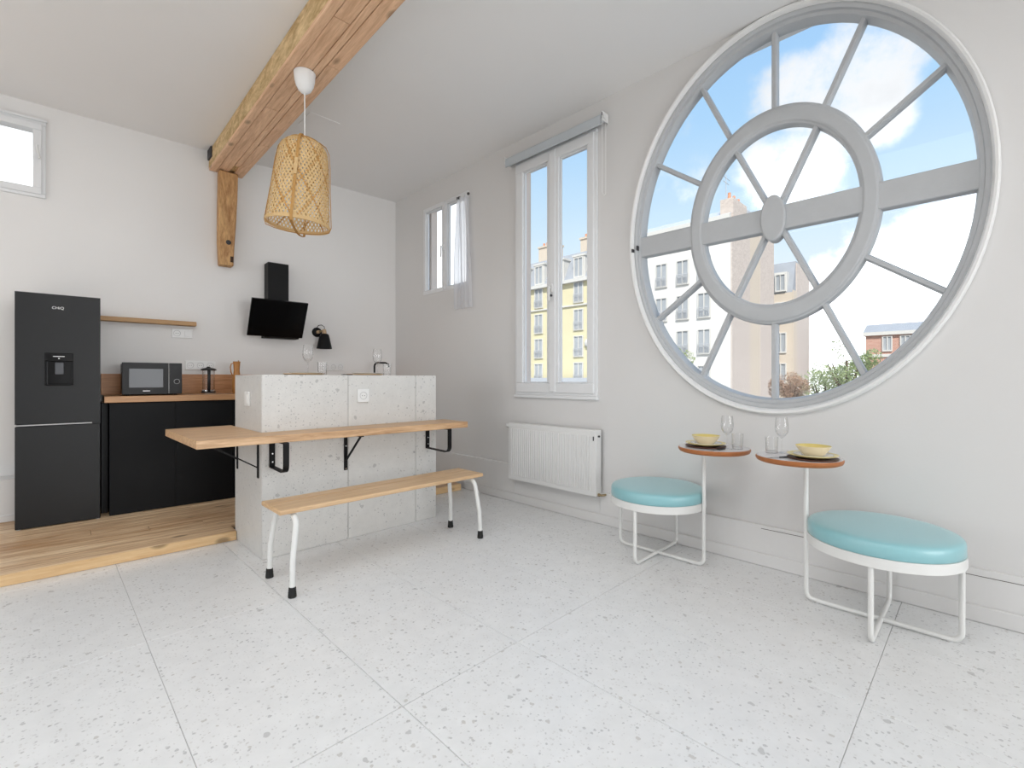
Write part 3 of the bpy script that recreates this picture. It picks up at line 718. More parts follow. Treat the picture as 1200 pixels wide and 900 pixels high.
MB().tube([(.012, 0, .22), (.018, .003, .33)], .006, 8).build('spoon_stick', 'beech_light', ju, smooth=60)

ta = kthing('kitchen_tap', 'black gooseneck kitchen tap behind the island', 'tap', -.388, -.19, 1.055)
MB().lathe([(.026, 0), (.026, .012), (.018, .03), (0, .03)], 20).build('base', 'black_metal', ta, smooth=40)
MB().tube([(0, 0, .02), (0, 0, .30)] + [(.035 - .035 * math.cos(a), -.0 - .02 * (1 - math.cos(a)), .30 + .045 * math.sin(a)) for a in (.3, .7, 1.1, 1.57)] + [(.10, -.09, .343), (.125, -.12, .325), (.128, -.124, .29)], .011, 12).build('spout', 'black_metal', ta, smooth=60)

sh = kthing('wall_shelf', 'thin oak wall shelf right of the fridge', 'shelf', -2.67, -.0, 1.722)
MB().box(-.47, .455, -.085, 0, .0, .042).build('board', 'shelf_oak', sh, bevel=.006, seg=3)

hd = kthing('cooker_hood', 'black angled glass cooker hood with square chimney', 'cooker hood', -1.512, 0, 1.64)
MB().box(-.07, .138, -.15, 0, .36, .815).build('chimney', 'black_metal', hd, bevel=.003)
pts = [(-.36, .385), (-.352, .392), (-.165, .018), (-.173, .010)]
gp = MB().prism_x([(-.372, .374), (-.350, .386), (-.148, .020), (-.170, .012)], -.277, .275).build('glass_panel', 'gloss_black', hd, bevel=.003)
MB().prism_x([(-.30, .34), (0, .34), (0, .002), (-.13, .002), (-.150, .02)], -.10, .25).build('body', 'black_metal', hd, bevel=.003)

wl = kthing('wall_lamp', 'black cone wall lamp with wooden joint right of the hood', 'lamp', -1.018, 0, 1.747)
MB().lathe([(0, -.022), (.044, -.022), (.054, -.014), (.056, 0), (0, 0)], 28, (0, 0, 0), 'Y').build('wall_plate', 'black_metal', wl, smooth=40)
MB().lathe([(0, 0), (.019, 0), (.019, .05), (0, .05)], 16, (0, -.07, 0), 'Y').build('wooden_joint', 'beech_light', wl, smooth=40)
MB().tube([(.0, -.075, .0), (.025, -.1, .01), (.043, -.12, .012)], .011, 10).build('arm', 'brass', wl, smooth=50)
MB().lathe([(.0, -.022), (.030, -.022), (.046, -.030), (.054, -.050), (.085, -.197), (.082, -.197), (.050, -.052), (.03, -.034), (0, -.032)], 28, (.043, -.12, 0)).build('shade', 'black_metal', wl, smooth=40)
MB().lathe([(0, .028), (.019, .028), (.024, -.006), (.024, -.022), (0, -.022)], 16, (.043, -.12, 0)).build('socket_cap', 'beech_light', wl, smooth=40)
MB().tube([(-.008, -.02, .045), (-.002, -.06, .075), (.02, -.09, .08), (.043, -.115, .06), (.046, -.12, .02)], .004, 8).build('cable', 'black_metal', wl, smooth=60)

# sockets and switches
def socket(name, label, x, z, n, switch=False, group='white wall sockets'):
    t = kthing(name, label, 'socket', x, -.0005, z, group=group)
    MB().box(0, .085 * n, -.012, 0, -.045, .045).build('plate', 'socket_white', t, bevel=.003)
    for k in range(n):
        cx = .0425 + .085 * k
        if switch and k == n - 1: MB().box(cx - .022, cx + .022, -.016, -.011, -.03, .03).build('rocker', 'socket_white', t, bevel=.002)
        else:
            MB().lathe([(.030, -.0135), (.027, -.0135), (.025, -.0125), (.025, -.0118), (.030, -.0118)], 24, (cx, 0, 0), 'Y', closed=True).build('socket_ring', 'socket_grey', t, smooth=40)
            for s in (-.009, .009): MB().cyl((cx + s, -.0135, 0), (cx + s, -.011, 0), .0028, 8).build('pin_hole', 'rubber', t)
socket('wall_socket', 'white double socket plate on the wall under the oak shelf', -2.409, 1.648, 2, True)
socket('wall_socket', 'white double socket plate on the wall between microwave and coffee press', -2.30, 1.335, 3)
socket('wall_socket', 'white socket strip on the kitchen wall behind the drinking glasses', -.955, 1.342, 3)
t = thing('wall_socket', 'white square socket on the terrazzo front of the island', 'socket', (1.745, 3.374, 1.072), 0, 'white wall sockets')
MB().box(-.047, .047, -.012, 0, -.05, .05).build('plate', 'socket_white', t, bevel=.003)
MB().lathe([(.030, -.0135), (.027, -.0135), (.025, -.0118), (.030, -.0118)], 24, (0, 0, 0), 'Y', closed=True).build('socket_ring', 'socket_grey', t, smooth=40)
for s in (-.009, .009): MB().cyl((s, -.0135, 0), (s, -.011, 0), .0028, 8).build('pin_hole', 'rubber', t)
t = thing('light_switch', 'white switch on the shaded end face of the island', 'switch', (1.029, 3.665, 1.06))
MB().box(-.012, 0, -.045, .045, -.05, .05).build('plate', 'socket_white', t, bevel=.003)
MB().box(-.016, -.011, -.024, .024, -.034, .034).build('rocker', 'socket_white', t, bevel=.002)

# ------------------------------------------------------------------ island clad in terrazzo slabs
ISZ = 1.228
il = thing('kitchen_island', 'tall kitchen island clad in pale terrazzo slabs', 'kitchen island', (1.03, 3.375, 0))
IW, ID = 1.40, .615
MB().box(.012, IW - .012, .012, ID - .012, 0, ISZ - .012).build('core', 'grout', il)
for a, b in ((0, .598), (.598, 1.192), (1.192, IW)):
    MB().box(a + .0015, b - .0015, 0, .012, .001, ISZ).build('front_slab', 'terrazzo_island', il, bevel=.0015, seg=1)
    MB().box(a + .0015, b - .0015, ID - .012, ID, .001, ISZ - .012).build('rear_slab', 'terrazzo_island', il, bevel=.0015, seg=1)
    MB().box(a + .0015, b - .0015, .0135, ID, ISZ - .0118, ISZ).build('top_slab', 'terrazzo_island', il, bevel=.0015, seg=1)
for x in (0, IW - .012): MB().box(x, x + .0115, .013, ID - .0135, .001, ISZ - .0125).build('end_slab', 'terrazzo_island', il, bevel=.0015, seg=1)

# ------------------------------------------------------------------ wall-hung table around the island
tb = thing('bar_table', 'light oak counter table wrapped around the terrazzo island', 'table', (.62, 3.04, .797))
def T_(x, y): return (x - .62, y - 3.04)
ZT = .048
MB().prism([T_(.622, 3.165), T_(2.512, 3.042), T_(2.512, 3.374), T_(1.0285, 3.374), T_(1.0285, 4.08), T_(.616, 4.08)], 0, ZT).build('table_top', 'oak_table', tb, bevel=.003)
def loop_bracket(x, yo):
    path = [(x, 3.370, .794), (x, 3.370, .612)] + [(x, yo + .05, .606)] + [(x, yo + .045 + .045 * math.cos(math.radians(a)), .651 + .045 * math.sin(math.radians(a))) for a in (250, 225, 200, 180)] + [(x, yo, .793)]
    path = [(p[0] - .62, p[1] - 3.04, p[2] - .797) for p in path]
    b = MB().sweep_rect(path, (1, 0, 0), .036, .007).build('loop_bracket', 'black_metal', tb)
    MB().box(x - .62 - .018, x - .62 + .018, yo - 3.04, 3.36 - 3.04, -.008, -.001).build('top_strip', 'black_metal', b)
    for z in (.70, .645): MB().cyl((x - .62, 3.366 - 3.04, z - .797), (x - .62, 3.361 - 3.04, z - .797), .005, 8).build('screw', 'chrome', b)
loop_bracket(1.092, 3.115); loop_bracket(2.338, 3.062)
def strut_bracket(wall, along, direction, zlow, reach):
    # wall point (x, y) on the slab face, direction = unit vector away from it
    wx, wy = wall; d = Vector((*direction, 0)); a = Vector((*along, 0)); o = Vector((wx - .62, wy - 3.04, -.797))
    mbp = MB(); w = .013
    pts = [o + a * s * w + d * t + Vector((0, 0, z)) for z in (zlow, .796) for s, t in ((-1, .001), (1, .001), (1, .007), (-1, .007))]
    mbp.add(pts, [(3, 2, 1, 0), (4, 5, 6, 7), (0, 1, 5, 4), (1, 2, 6, 5), (2, 3, 7, 6), (3, 0, 4, 7)])
    b = mbp.build('strut_bracket', 'black_metal', tb)
    MB().sweep_rect([o + d * .006 + Vector((0, 0, zlow + .07)), o + d * reach + Vector((0, 0, .792))], a, .014, .008).build('strut', 'black_metal', b)
    MB().sweep_rect([o + d * .006 + Vector((0, 0, .792)), o + d * (reach + .02) + Vector((0, 0, .792))], a, .026, .007).build('top_strip', 'black_metal', b)
    for z in (zlow + .012, .70):
        p = o + d * .006 + Vector((0, 0, z)); MB().cyl(p, p + d * .004, .005, 8).build('screw', 'chrome', b)
strut_bracket((1.607, 3.375), (1, 0), (0, -1), .52, .24)
strut_bracket((1.03, 3.444), (0, 1), (-1, 0), .535, .30)
strut_bracket((1.03, 3.915), (0, 1), (-1, 0), .535, .30)

# ------------------------------------------------------------------ bench
be = thing('bench', 'long low wooden bench with white tubular legs in front of the island', 'bench', (1.66, 2.87, 0))
for y0, y1 in ((-.142, .052), (.055, .165)):
    MB().box(-.738, .748, y0, y1, .448, .475).build('seat_board', 'bench_beech', be, bevel=.007, seg=3)
for sx in (-1, 1):
    xf, xt = .684 * sx + (.0 if sx < 0 else 0), .655 * sx
    path = [(xf, -.178, .02), (xf - .004 * sx, -.172, .20), (xt + .006 * sx, -.160, .345)]
    path += [(xt, -.095 - .062 * math.cos(math.radians(a)), .375 + .060 * math.sin(math.radians(a))) for a in (15, 35, 55, 75, 90)]
    path += [(xt, 0, .436)]
    other = [(x, .01 - y, z) for x, y, z in path[:-1]][::-1]
    MB().tube(path + other, .0155, 14).build('leg_frame', 'white_metal', be, smooth=60)
    for y in (-.178, .188):
        MB().lathe([(.022, 0), (.0225, .006), (.019, .052), (.016, .056), (0, .056)], 16, (xf, y, 0)).build('rubber_foot', 'rubber', be, smooth=40)

# ------------------------------------------------------------------ stools with swivel tables
def stool(label, cx, cy, side):
    """side +1: the table post stands at the far (+y) leg, -1: at the near leg"""
    s = thing('stool', label, 'stool', (cx, cy, 0), 0, 'turquoise stools with side tables')
    cu_prof = [(0, .479), (.15, .4785), (.25, .476), (.285, .473), (.298, .468), (.3045, .460), (.307, .450), (.308, .408), (.304, .404), (0, .404)]
    MB().lathe(cu_prof, 64).build('cushion', 'teal_vinyl', s, smooth=50)
    MB().lathe([(.311, .357), (.311, .404), (.303, .404), (.303, .357)], 64, closed=True).build('seat_ring', 'white_metal', s, smooth=40)
    MB().lathe([(0, .398), (.302, .398), (.302, .404), (0, .404)], 48).build('seat_plate', 'white_metal', s)
    def sled(axis, post):
        R = .29; rr = .04; r = .0115
        pts = [(-R, .40), (-R, .06)] + [(-R + rr - rr * math.cos(math.radians(a)), .055 - rr * math.sin(math.radians(a))) for a in (15, 40, 65, 90)]
        pts += [(-x, z) for x, z in pts[::-1]]
        if post:
            e = .322
            pts = [p for p in pts if p[0] < 0] + [(e - .075, .015)] + [(e - rr + rr * math.cos(math.radians(a)), .055 - rr * math.sin(math.radians(a))) for a in (65, 40, 15)] + [(e, .07), (e, .742)]
        if axis == 'x': P = [(u, 0, z) for u, z in pts]
        else: P = [(0, u * side, z) for u, z in pts]
        MB().tube(P, r, 14).build('leg_frame', 'white_metal', s, smooth=60)
    sled('x', False); sled('y', True)
    for x, y in ((-.25, 0), (.25, 0), (0, -.25), (0, .27 * side)): MB().cyl((x, y, 0), (x, y, .008), .011, 10).build('foot_pad', 'socket_grey', s)
    tx, ty = (.035, .368 * side) if side > 0 else (.015, .378 * side)
    tt = MB().lathe([(0, .740), (.192, .740), (.205, .746), (.211, .758), (.211, .766), (.207, .7705)], 64, (tx, ty, 0)).build('table_top', 'table_edge', s, smooth=40)
    MB().lathe([(.2065, .7702), (.2065, .7715), (0, .7715), (0, .7702)], 64, (tx, ty, 0)).build('table_surface', 'tabletop_sheen', tt, smooth=40)
    MB().lathe([(.045, .733), (.045, .740), (0, .740), (0, .733)], 24, (0, .322 * side, 0)).build('table_flange', 'white_metal', s, smooth=40)
    return s
st1 = stool('round turquoise stool with side table standing nearer the radiator', 2.985, 1.588, -1)
st2 = stool('round turquoise stool with side table standing nearest the viewer at right', 2.935, .365, 1)
MB().box(.192, .232, -.232, -.224, .425, .455).build('fabric_tag', 'plastic_black', st2)

TZ = .7716
def plate(name, label, cat, x, y, z, prof, mat, group, n=48):
    o = MB().lathe(prof, n).build(name, mat, None, smooth=45); o.location = (x, y, z); return tag(o, label, cat, group)
def setting(x, y, where, bowl_first):
    plate('charger_plate', 'dark brown charger under the plates on the %s' % where, 'plate', x, y, TZ, [(0, 0), (.110, 0), (.120, .006), (.120, .009), (.105, .006), (0, .006)], 'charger_brown', 'place settings on the stool tables')
    plate('side_plate', 'pale yellow plate under the bowl on the %s' % where, 'plate', x - .0, y, TZ + .0085, [(0, 0), (.07, 0), (.118, .016), (.119, .019), (.07, .005), (0, .005)], 'yellow_plate', 'place settings on the stool tables')
    plate('small_plate', 'white saucer under bowl on the %s' % where, 'plate', x - .01, y - .006, TZ + .016, [(0, 0), (.05, 0), (.092, .010), (.093, .013), (.05, .004), (0, .004)], 'white_china', 'place settings on the stool tables')
    b = thing('bowl', 'yellow bowl stacked on the plates on the %s' % where, 'bowl', (x - .01, y - .006, TZ + .0205), 0, 'place settings on the stool tables')
    MB().lathe([(0, 0), (.042, 0), (.052, .006), (.072, .034), (.084, .052), (.082, .053)], 40, caps=False).build('outside', 'cream_glaze', b, smooth=50)
    MB().lathe([(.0822, .0529), (.0815, .0527), (.068, .034), (.048, .009), (0, .006)], 40, caps=False).build('inside', 'yellow_glaze', b, smooth=50)
def wine_glass(label, x, y, z, h=.205, r=.036, group='wine glasses'):
    g_ = thing('wine_glass', label, 'wine glass', (x, y, z), 0, group)
    MB().lathe([(0, .003), (.031, .0), (.032, .002), (.01, .006), (.0042, .014), (.0036, .08), (.006, .088), (0, .09)], 28).build('stem', 'drink_glass', g_, smooth=50)
    k = h - .086; b0 = .087
    MB().lathe([(.004, b0), (r * .55, b0 + k * .1), (r * .9, b0 + k * .27), (r, b0 + k * .48), (r * .93, b0 + k * .78), (r * .82, h), (r * .80, h), (r * .90, b0 + k * .78), (r * .965, b0 + k * .48), (r * .86, b0 + k * .28), (r * .5, b0 + k * .125), (0, b0 + k * .06)], 32).build('goblet', 'drink_glass', g_, smooth=50)
    return g_
def tumbler(label, x, y, z, r=.034, h=.095, group='water tumblers'):
    g_ = thing('tumbler', label, 'glass', (x, y, z), 0, group)
    MB().lathe([(0, 0), (r * .88, 0), (r * .9, .004), (r, h), (r * .95, h), (r * .87, .014), (0, .012)], 28).build('glass_wall', 'drink_glass', g_, smooth=40)
    MB().lathe([(0, .0122), (r * .86, .0142), (r * .86, .0002), (0, .0002)], 24).build('thick_base', 'drink_glass', g_, smooth=40)
def knife(label, x, y, z, ang, length=.19, group='cutlery'):
    k = thing('knife', label, 'cutlery', (x, y, z), ang, group)
    MB().box(-length / 2, -length * .02, -.007, .007, 0, .007).build('handle', 'plastic_black', k, bevel=.002)
    MB().box(-length * .02, length / 2, -.008, .008, .002, .004).build('blade', 'chrome', k, bevel=.0008)
def fork(label, x, y, z, ang, length=.18, group='cutlery'):
    k = thing('fork', label, 'cutlery', (x, y, z), ang, group)
    MB().box(-length / 2, 0, -.006, .006, 0, .006).build('handle', 'plastic_black', k, bevel=.002)
    MB().box(0, length * .28, -.003, .003, .002, .005).box(length * .28, length * .33, -.011, .011, .002, .0045).build('neck', 'chrome', k)
    for s in (-.009, -.003, .003, .009): MB().box(length * .33, length / 2, s - .0012, s + .0012, .002, .004).build('tine', 'chrome', k)
N1, N2 = 'small round table by the far turquoise stool', 'small round table by the near turquoise stool'
setting(2.972, 1.250, N1, True); setting(2.925, .655, N2, True)
wine_glass('clear wine glass on the %s' % N1, 2.955, 1.110, TZ, group='wine glasses on the stool tables')
tumbler('clear tumbler on the %s' % N1, 3.005, 1.068, TZ, group='tumblers on the stool tables')
wine_glass('clear wine glass on the %s' % N2, 3.03, .832, TZ, group='wine glasses on the stool tables')
tumbler('clear tumbler on the %s' % N2, 2.985, .872, TZ, group='tumblers on the stool tables')
knife('black handled knife on the %s' % N1, 2.875, 1.135, TZ, math.radians(170), .14)
fork('black handled fork on the %s' % N2, 2.835, .79, TZ, math.radians(150), .14)

# settings on the island top
for x, y, w in ((1.36, 3.52, 'left end of the island top'), (1.84, 3.52, 'middle of the island top')):
    plate('charger_plate', 'light wooden charger plate on the %s' % w, 'plate', x, y, ISZ, [(0, 0), (.125, 0), (.14, .008), (.14, .012), (.12, .008), (0, .008)], 'beech_light', 'place settings on the island')
    plate('side_plate', 'pale cream plate on the wooden charger on the %s' % w, 'plate', x + .02, y, ISZ + .009, [(0, 0), (.07, 0), (.118, .008), (.119, .011), (.07, .004), (0, .004)], 'white_china', 'place settings on the island')
wine_glass('clear wine glass on the left end of the island top', 1.342, 3.44 - .035, ISZ, .215, .037, 'wine glasses on the island')
tumbler('clear tumbler on the left end of the island top', 1.455, 3.43, ISZ, group='tumblers on the island')
wine_glass('clear wine glass on the middle of the island top', 1.885, 3.44 - .035, ISZ, .208, .037, 'wine glasses on the island')
tumbler('clear tumbler on the middle of the island top', 1.985, 3.43, ISZ, group='tumblers on the island')
knife('dark handled knife on the island between the two plates', 1.685, 3.42, ISZ, math.radians(10), .16)
fork('dark handled fork on the island between the two plates', 1.70, 3.46, ISZ, math.radians(-8), .16)

# ------------------------------------------------------------------ radiator
ra = thing('radiator', 'white ribbed panel radiator below the tall window', 'radiator', (XW - .1, 2.75, .235))
YA, YZ, ZH = -.505, .515, .542
MB().box(.0, .012, YA, YZ, 0, ZH).build('front_panel', 'white_gloss', ra, bevel=.004)
rb = MB()
for k in range(36):
    yc = YA + .055 + k * (YZ - YA - .09) / 35
    rb.prism_x([(0, 0)] * 0 or [(yc - .0085, .04), (yc + .0085, .04), (yc + .0085, ZH - .05), (yc - .0085, ZH - .05)], -.005, .002)
rb.build('front_ribs', 'white_gloss', ra, bevel=.003, kind='stuff', label='narrow vertical ribs pressed into the front')
MB().box(.006, .075, YA, YA + .008, .005, ZH).build('side_cover', 'white_gloss', ra, bevel=.002)
MB().box(.006, .075, YZ - .008, YZ, .005, ZH).build('side_cover', 'white_gloss', ra, bevel=.002)
MB().box(.004, .078, YA + .008, YZ - .008, ZH - .008, ZH - .001).build('top_grille', 'white_gloss', ra, bevel=.002)
MB().box(.03, .07, YA + .03, YZ - .03, .02, ZH - .03).build('rear_panel', 'white_gloss', ra)
MB().lathe([(0, 0), (.017, 0), (.021, .012), (.019, .05), (.014, .056), (0, .056)], 20, (.04, YZ + .012, ZH - .035), 'Y').build('thermostat_head', 'white_gloss', ra, smooth=45)
MB().box(.055, .095, YZ + .004, YZ + .03, .07, .19).build('wall_bracket', 'socket_grey', ra, bevel=.003)
MB().cyl((.035, YA - .012, .012), (.035, YA + .01, .012), .013, 12).tube([(.035, YA - .012, .012), (.035, YA - .03, .012), (.06, YA - .04, .012), (.10, YA - .04, .012)], .009, 10).build('lower_valve', 'brass', ra, smooth=50)
MB().cyl((.035, YA - .012, ZH - .05), (.035, YA + .01, ZH - .05), .008, 10).build('bleed_screw', 'iron', ra, smooth=50)
MB().box(-.008, -.003, YA + .018, YA + .026, ZH - .085, ZH - .05).build('air_vent_key', 'iron', ra, bevel=.001)

# ------------------------------------------------------------------ roller blind
rb_ = thing('roller_blind', 'rolled-up grey roller blind above the tall narrow window', 'blind', (XW - .055, 2.76, 3.33))
MB().cyl((0, -.56, 0), (0, .56, 0), .036, 24).build('fabric_roll', 'blind_grey', rb_, smooth=50)
MB().box(-.040, -.036, -.553, .553, -.055, .01).build('hanging_fabric', 'blind_grey', rb_)
MB().box(-.046, -.03, -.553, .553, -.066, -.052).build('bottom_bar', 'blind_grey', rb_, bevel=.003)
for y in (-.566, .566):
    MB().box(-.038, .053, y - .004, y + .004, -.03, .044).build('end_bracket', 'white_gloss', rb_, bevel=.003)
MB().tube([(-.04, -.572, 0), (-.04, -.572, -.62)], .0022, 6).tube([(.01, -.572, 0), (.01, -.572, -.62)], .0022, 6).tube([(-.04, -.572, -.62), (-.015, -.572, -.64), (.01, -.572, -.62)], .0022, 6).build('pull_chain', 'cord_white', rb_, smooth=50)
MB().lathe([(0, -.012), (.02, -.012), (.02, .0), (0, .0)], 16, (-.01, -.57, 0), 'Y').build('chain_wheel', 'white_gloss', rb_, smooth=40)
MB().box(-.042, -.034, -.5705, -.5665, -.02, .03).build('clip', 'iron', rb_)

# ------------------------------------------------------------------ sheer curtain in the small window
cu = thing('sheer_curtain', 'sheer white curtain strip gathered at the small window', 'curtain', (XW - .05, 4.02, 1.97))
vs = []; fs = []; NU, NV = 40, 30
for j in range(NV + 1):
    v = j / NV; z = 1.225 * (1 - v); wdt = .085 + .065 * min(1, v * 1.6); cyy = .015 - .01 * v
    for i in range(NU + 1):
        u = i / NU; vs.append((.018 * math.sin(u * 5 * 2 * PI + v * 1.3) * (.6 + .4 * v) - .01 * math.sin(u * 13 + v * 3), cyy + (u - .5) * 2 * wdt, z))
for j in range(NV):
    for i in range(NU): fs.append((j * (NU + 1) + i, j * (NU + 1) + i + 1, (j + 1) * (NU + 1) + i + 1, (j + 1) * (NU + 1) + i))
MB().add(vs, fs).build('cloth', 'sheer_cloth', cu, smooth=180)
MB().cyl((0, -.085, 1.225), (0, .125, 1.205), .006, 8).build('rod', 'white_gloss', cu, smooth=50)
MB().lathe([(0, -.012), (.012, -.01), (.016, 0), (.012, .01), (0, .012)], 12, (0, -.088, 1.225), 'Y').build('rod_finial', 'iron', cu, smooth=50)
for y in (.07, .10): MB().box(-.008, .008, y - .012, y + .008, 1.205, 1.235).build('clip', 'iron', cu, bevel=.002)

# ------------------------------------------------------------------ outdoors
gr = MB().box(5, 160, -80, 160, -12.4, -12).build('street_ground', 'asphalt'); tag(gr, 'grey street far below the windows', 'street', kind='structure')
rv = MB().box(XW + .085, X1 + .02, 4.80, 4.86, 2.20, 3.30).build('window_reveal', 'reveal_peach')
tag(rv, 'peach coloured outer reveal seen through the small casement', 'reveal', kind='structure')
rv2 = MB().box(XW + .06, X1 - .03, 3.175, 3.22, 1.08, 3.28).build('window_reveal', 'reveal_peach')
tag(rv2, 'peach coloured outer reveal seen through the tall casement', 'reveal', kind='structure')

WIN_CACHE = {}
def far_window(parent, x, y, z, w, h, rail=False, face='x'):
    key = (w, h)
    if key not in WIN_CACHE:
        f = MB()
        for b in ((-w / 2 - .1, w / 2 + .1, -h / 2 - .15, -h / 2), (-w / 2 - .1, w / 2 + .1, h / 2, h / 2 + .1), (-w / 2 - .1, -w / 2, -h / 2, h / 2), (w / 2, w / 2 + .1, -h / 2, h / 2), (-.04, .04, -h / 2, h / 2)): f.box(-.12, .05, *b)
        r = MB().box(-.28, -.24, -w / 2, w / 2, -h / 2 + .72, -h / 2 + .78)
        for k in range(9): yy = -w / 2 + w * k / 8; r.box(-.275, -.245, yy - .015, yy + .015, -h / 2, -h / 2 + .75)
        WIN_CACHE[key] = (f.mesh('window', 'far_trim'), MB().box(-.03, .0, -w / 2, w / 2, -h / 2, h / 2).mesh('pane', 'far_pane'), r.mesh('balcony_rail', 'shutter_grey'))
    a, b, c = WIN_CACHE[key]
    wo_ = link('window', a, parent); wo_.location = (x, y, z)
    link('pane', b, wo_)
    if rail: link('balcony_rail', c, wo_)
def chimney(parent, x, y, z0, z1, lx, ly, pots):
    c = MB().box(x - lx / 2, x + lx / 2, y - ly / 2, y + ly / 2, z0, z1).box(x - lx / 2 - .1, x + lx / 2 + .1, y - ly / 2 - .1, y + ly / 2 + .1, z1, z1 + .2).build('chimney', 'stucco_cream', parent)
    for k in range(pots):
        yy = y - ly / 2 + ly * (k + .5) / pots
        MB().cyl((x, yy, z1 + .2), (x, yy, z1 + .75), .16, 8, .12).build('chimney_pot', 'clay', c)

# yellow building opposite
yb = thing('apartment_building', 'pale yellow apartment building with slate mansard and clay chimney pots', 'building', (40, 33, -12))
def Y(p): return (p[0] - 40, p[1] - 33, p[2] + 12)
def ybox(mbx, x0, x1, y0, y1, z0, z1): return mbx.box(x0 - 40, x1 - 40, y0 - 33, y1 - 33, z0 + 12, z1 + 12)
ybox(MB(), 40, 52, 26, 41, -12, 11.4).build('wall', 'stucco_yellow', yb)
co = ybox(MB(), 39.6, 52, 25.9, 41.1, 11.4, 11.75); ybox(co, 39.85, 52, 26, 41, 8.9, 9.05).build('cornice', 'far_trim', yb)
MB().add([Y(p) for p in ((40, 26, 11.75), (40, 41, 11.75), (41.6, 41, 15.0), (41.6, 26, 15.0), (50.4, 26, 15.0), (50.4, 41, 15.0), (52, 26, 11.75), (52, 41, 11.75))],
         [(0, 1, 2, 3), (3, 2, 5, 4), (4, 5, 7, 6), (0, 3, 4, 6), (1, 7, 5, 2)]).build('mansard_roof', 'slate', yb)
for yy in (27.4, 30.2, 33, 35.8, 38.6):
    for z in (10.35, 7.45, 4.65, 1.85, -1.0): far_window(yb, 0, yy - 33, z + 12, 1.05, 2.0, rail=True)
    dm = ybox(MB(), 40.05, 42.2, yy - .75, yy + .75, 11.75, 14.1); ybox(dm, 39.95, 42.2, yy - .85, yy + .85, 14.1, 14.3)
    dm.build('dormer', 'far_trim', yb); far_window(yb, .02, yy - 33, 12.95 + 12, 1.0, 1.9)
chimney(yb, 3.0, 30.4 - 33, 26.6, 28.6, 1.4, 2.6, 5); chimney(yb, 3.0, 36.6 - 33, 26.6, 28.8, 1.4, 2.6, 5)
MB().cyl((3, -1.9, 28.6), (3, -1.9, 30.7), .07, 6).build('flue_pipe', 'zinc', yb)
# sat dish on yellow facade
MB().lathe([(0, 0), (.25, .05), (.42, .16)], 20, (-.4, -4.1, 16.9), 'X').build('satellite_dish', 'far_trim', yb)

# low annex in front of the yellow building
an = thing('low_annex', 'low white annex with grey roof in front of the yellow building', 'building', (33, 30, -12))
MB().box(0, 6, -6, 6, 0, 12.6).build('wall', 'stucco_white', an)
MB().box(-.3, 6.3, -6.3, 6.3, 12.6, 13.3).build('roof_edge', 'zinc', an)

# white building with brick gable
wb = thing('apartment_building', 'white plastered apartment block with a tall brick gable end', 'building', (40, 14.63, -12))
MB().box(0, 10.8, .12, 10.2, 0, 26.4).build('wall', 'stucco_white', wb)
MB().box(-.25, 10.8, .1, 10.3, 26.4, 26.75).build('cornice', 'far_trim', wb)
MB().add([(-.2, .1, 26.75), (-.2, 10.3, 26.75), (2.5, 10.3, 28.0), (2.5, .1, 28.0), (10.8, .1, 28.2), (10.8, 10.3, 28.2), (10.8, .1, 26.75), (10.8, 10.3, 26.75)], [(0, 1, 2, 3), (3, 2, 5, 4), (0, 3, 4, 6), (1, 7, 5, 2)]).build('roof', 'zinc', wb)
MB().box(0, 4.15, 0, .12, 0, 26.6).build('brick_gable', 'brick_tan', wb)
MB().box(4.15, 6.8, 0.02, .12, 0, 26.6).build('render_strip', 'stucco_cream', wb)
MB().box(6.8, 10.8, 0, .12, 0, 28.0).build('brick_gable', 'brick_tan', wb)
chn = MB().box(.1, 3.2, -.05, 1.0, 26.5, 28.1).build('chimney', 'brick_tan', wb)
for k in range(3): MB().cyl((.6 + k, .45, 28.1), (.6 + k, .45, 28.7), .16, 8, .12).build('chimney_pot', 'clay', chn)
MB().cyl((.3, .6, 28.0), (.3, .6, 30.2), .03, 6).cyl((-.5, .6, 29.9), (1.1, .6, 29.9), .025, 6).cyl((-.3, .6, 29.5), (.9, .6, 29.5), .025, 6).build('aerial', 'zinc', wb)
for yy in (2.3, 4.2, 6.2, 8.2):
    for z in (22.6, 19.5, 16.4, 13.3, 10.2): far_window(wb, 0, yy, z, .95, 1.95, rail=True)

# block farther back with slate mansard
bb = thing('apartment_building', 'cream block with slate mansard behind the white building', 'building', (55, 14.0, -12))
MB().box(0, 6.1, .1, 9, 0, 22.2).build('wall', 'stucco_cream', bb)
MB().add([(0, .1, 22.2), (0, 9, 22.2), (1.2, 9, 25.6), (1.2, .1, 25.6), (6.1, .1, 25.6), (6.1, 9, 25.6), (6.1, .1, 22.2), (6.1, 9, 22.2)], [(0, 1, 2, 3), (3, 2, 5, 4), (0, 3, 4, 6), (1, 7, 5, 2)]).build('mansard_roof', 'slate', bb)
MB().box(1.2, 6.1, 0, .1, 0, 25.4).build('brick_gable', 'brick_tan', bb)
MB().box(-.02, 1.2, 0, .1, 0, 22.4).build('render_strip', 'stucco_cream', bb)
for yy in (1.2, 3.2, 5.2):
    MB().box(-.05, 1.2, yy - .6, yy + .6, 22.3, 24.4).build('dormer', 'far_trim', bb); far_window(bb, -.06, yy, 23.3, .8, 1.6)
    for z in (20.2, 17.0, 13.8): far_window(bb, 0, yy, z, .9, 1.9)

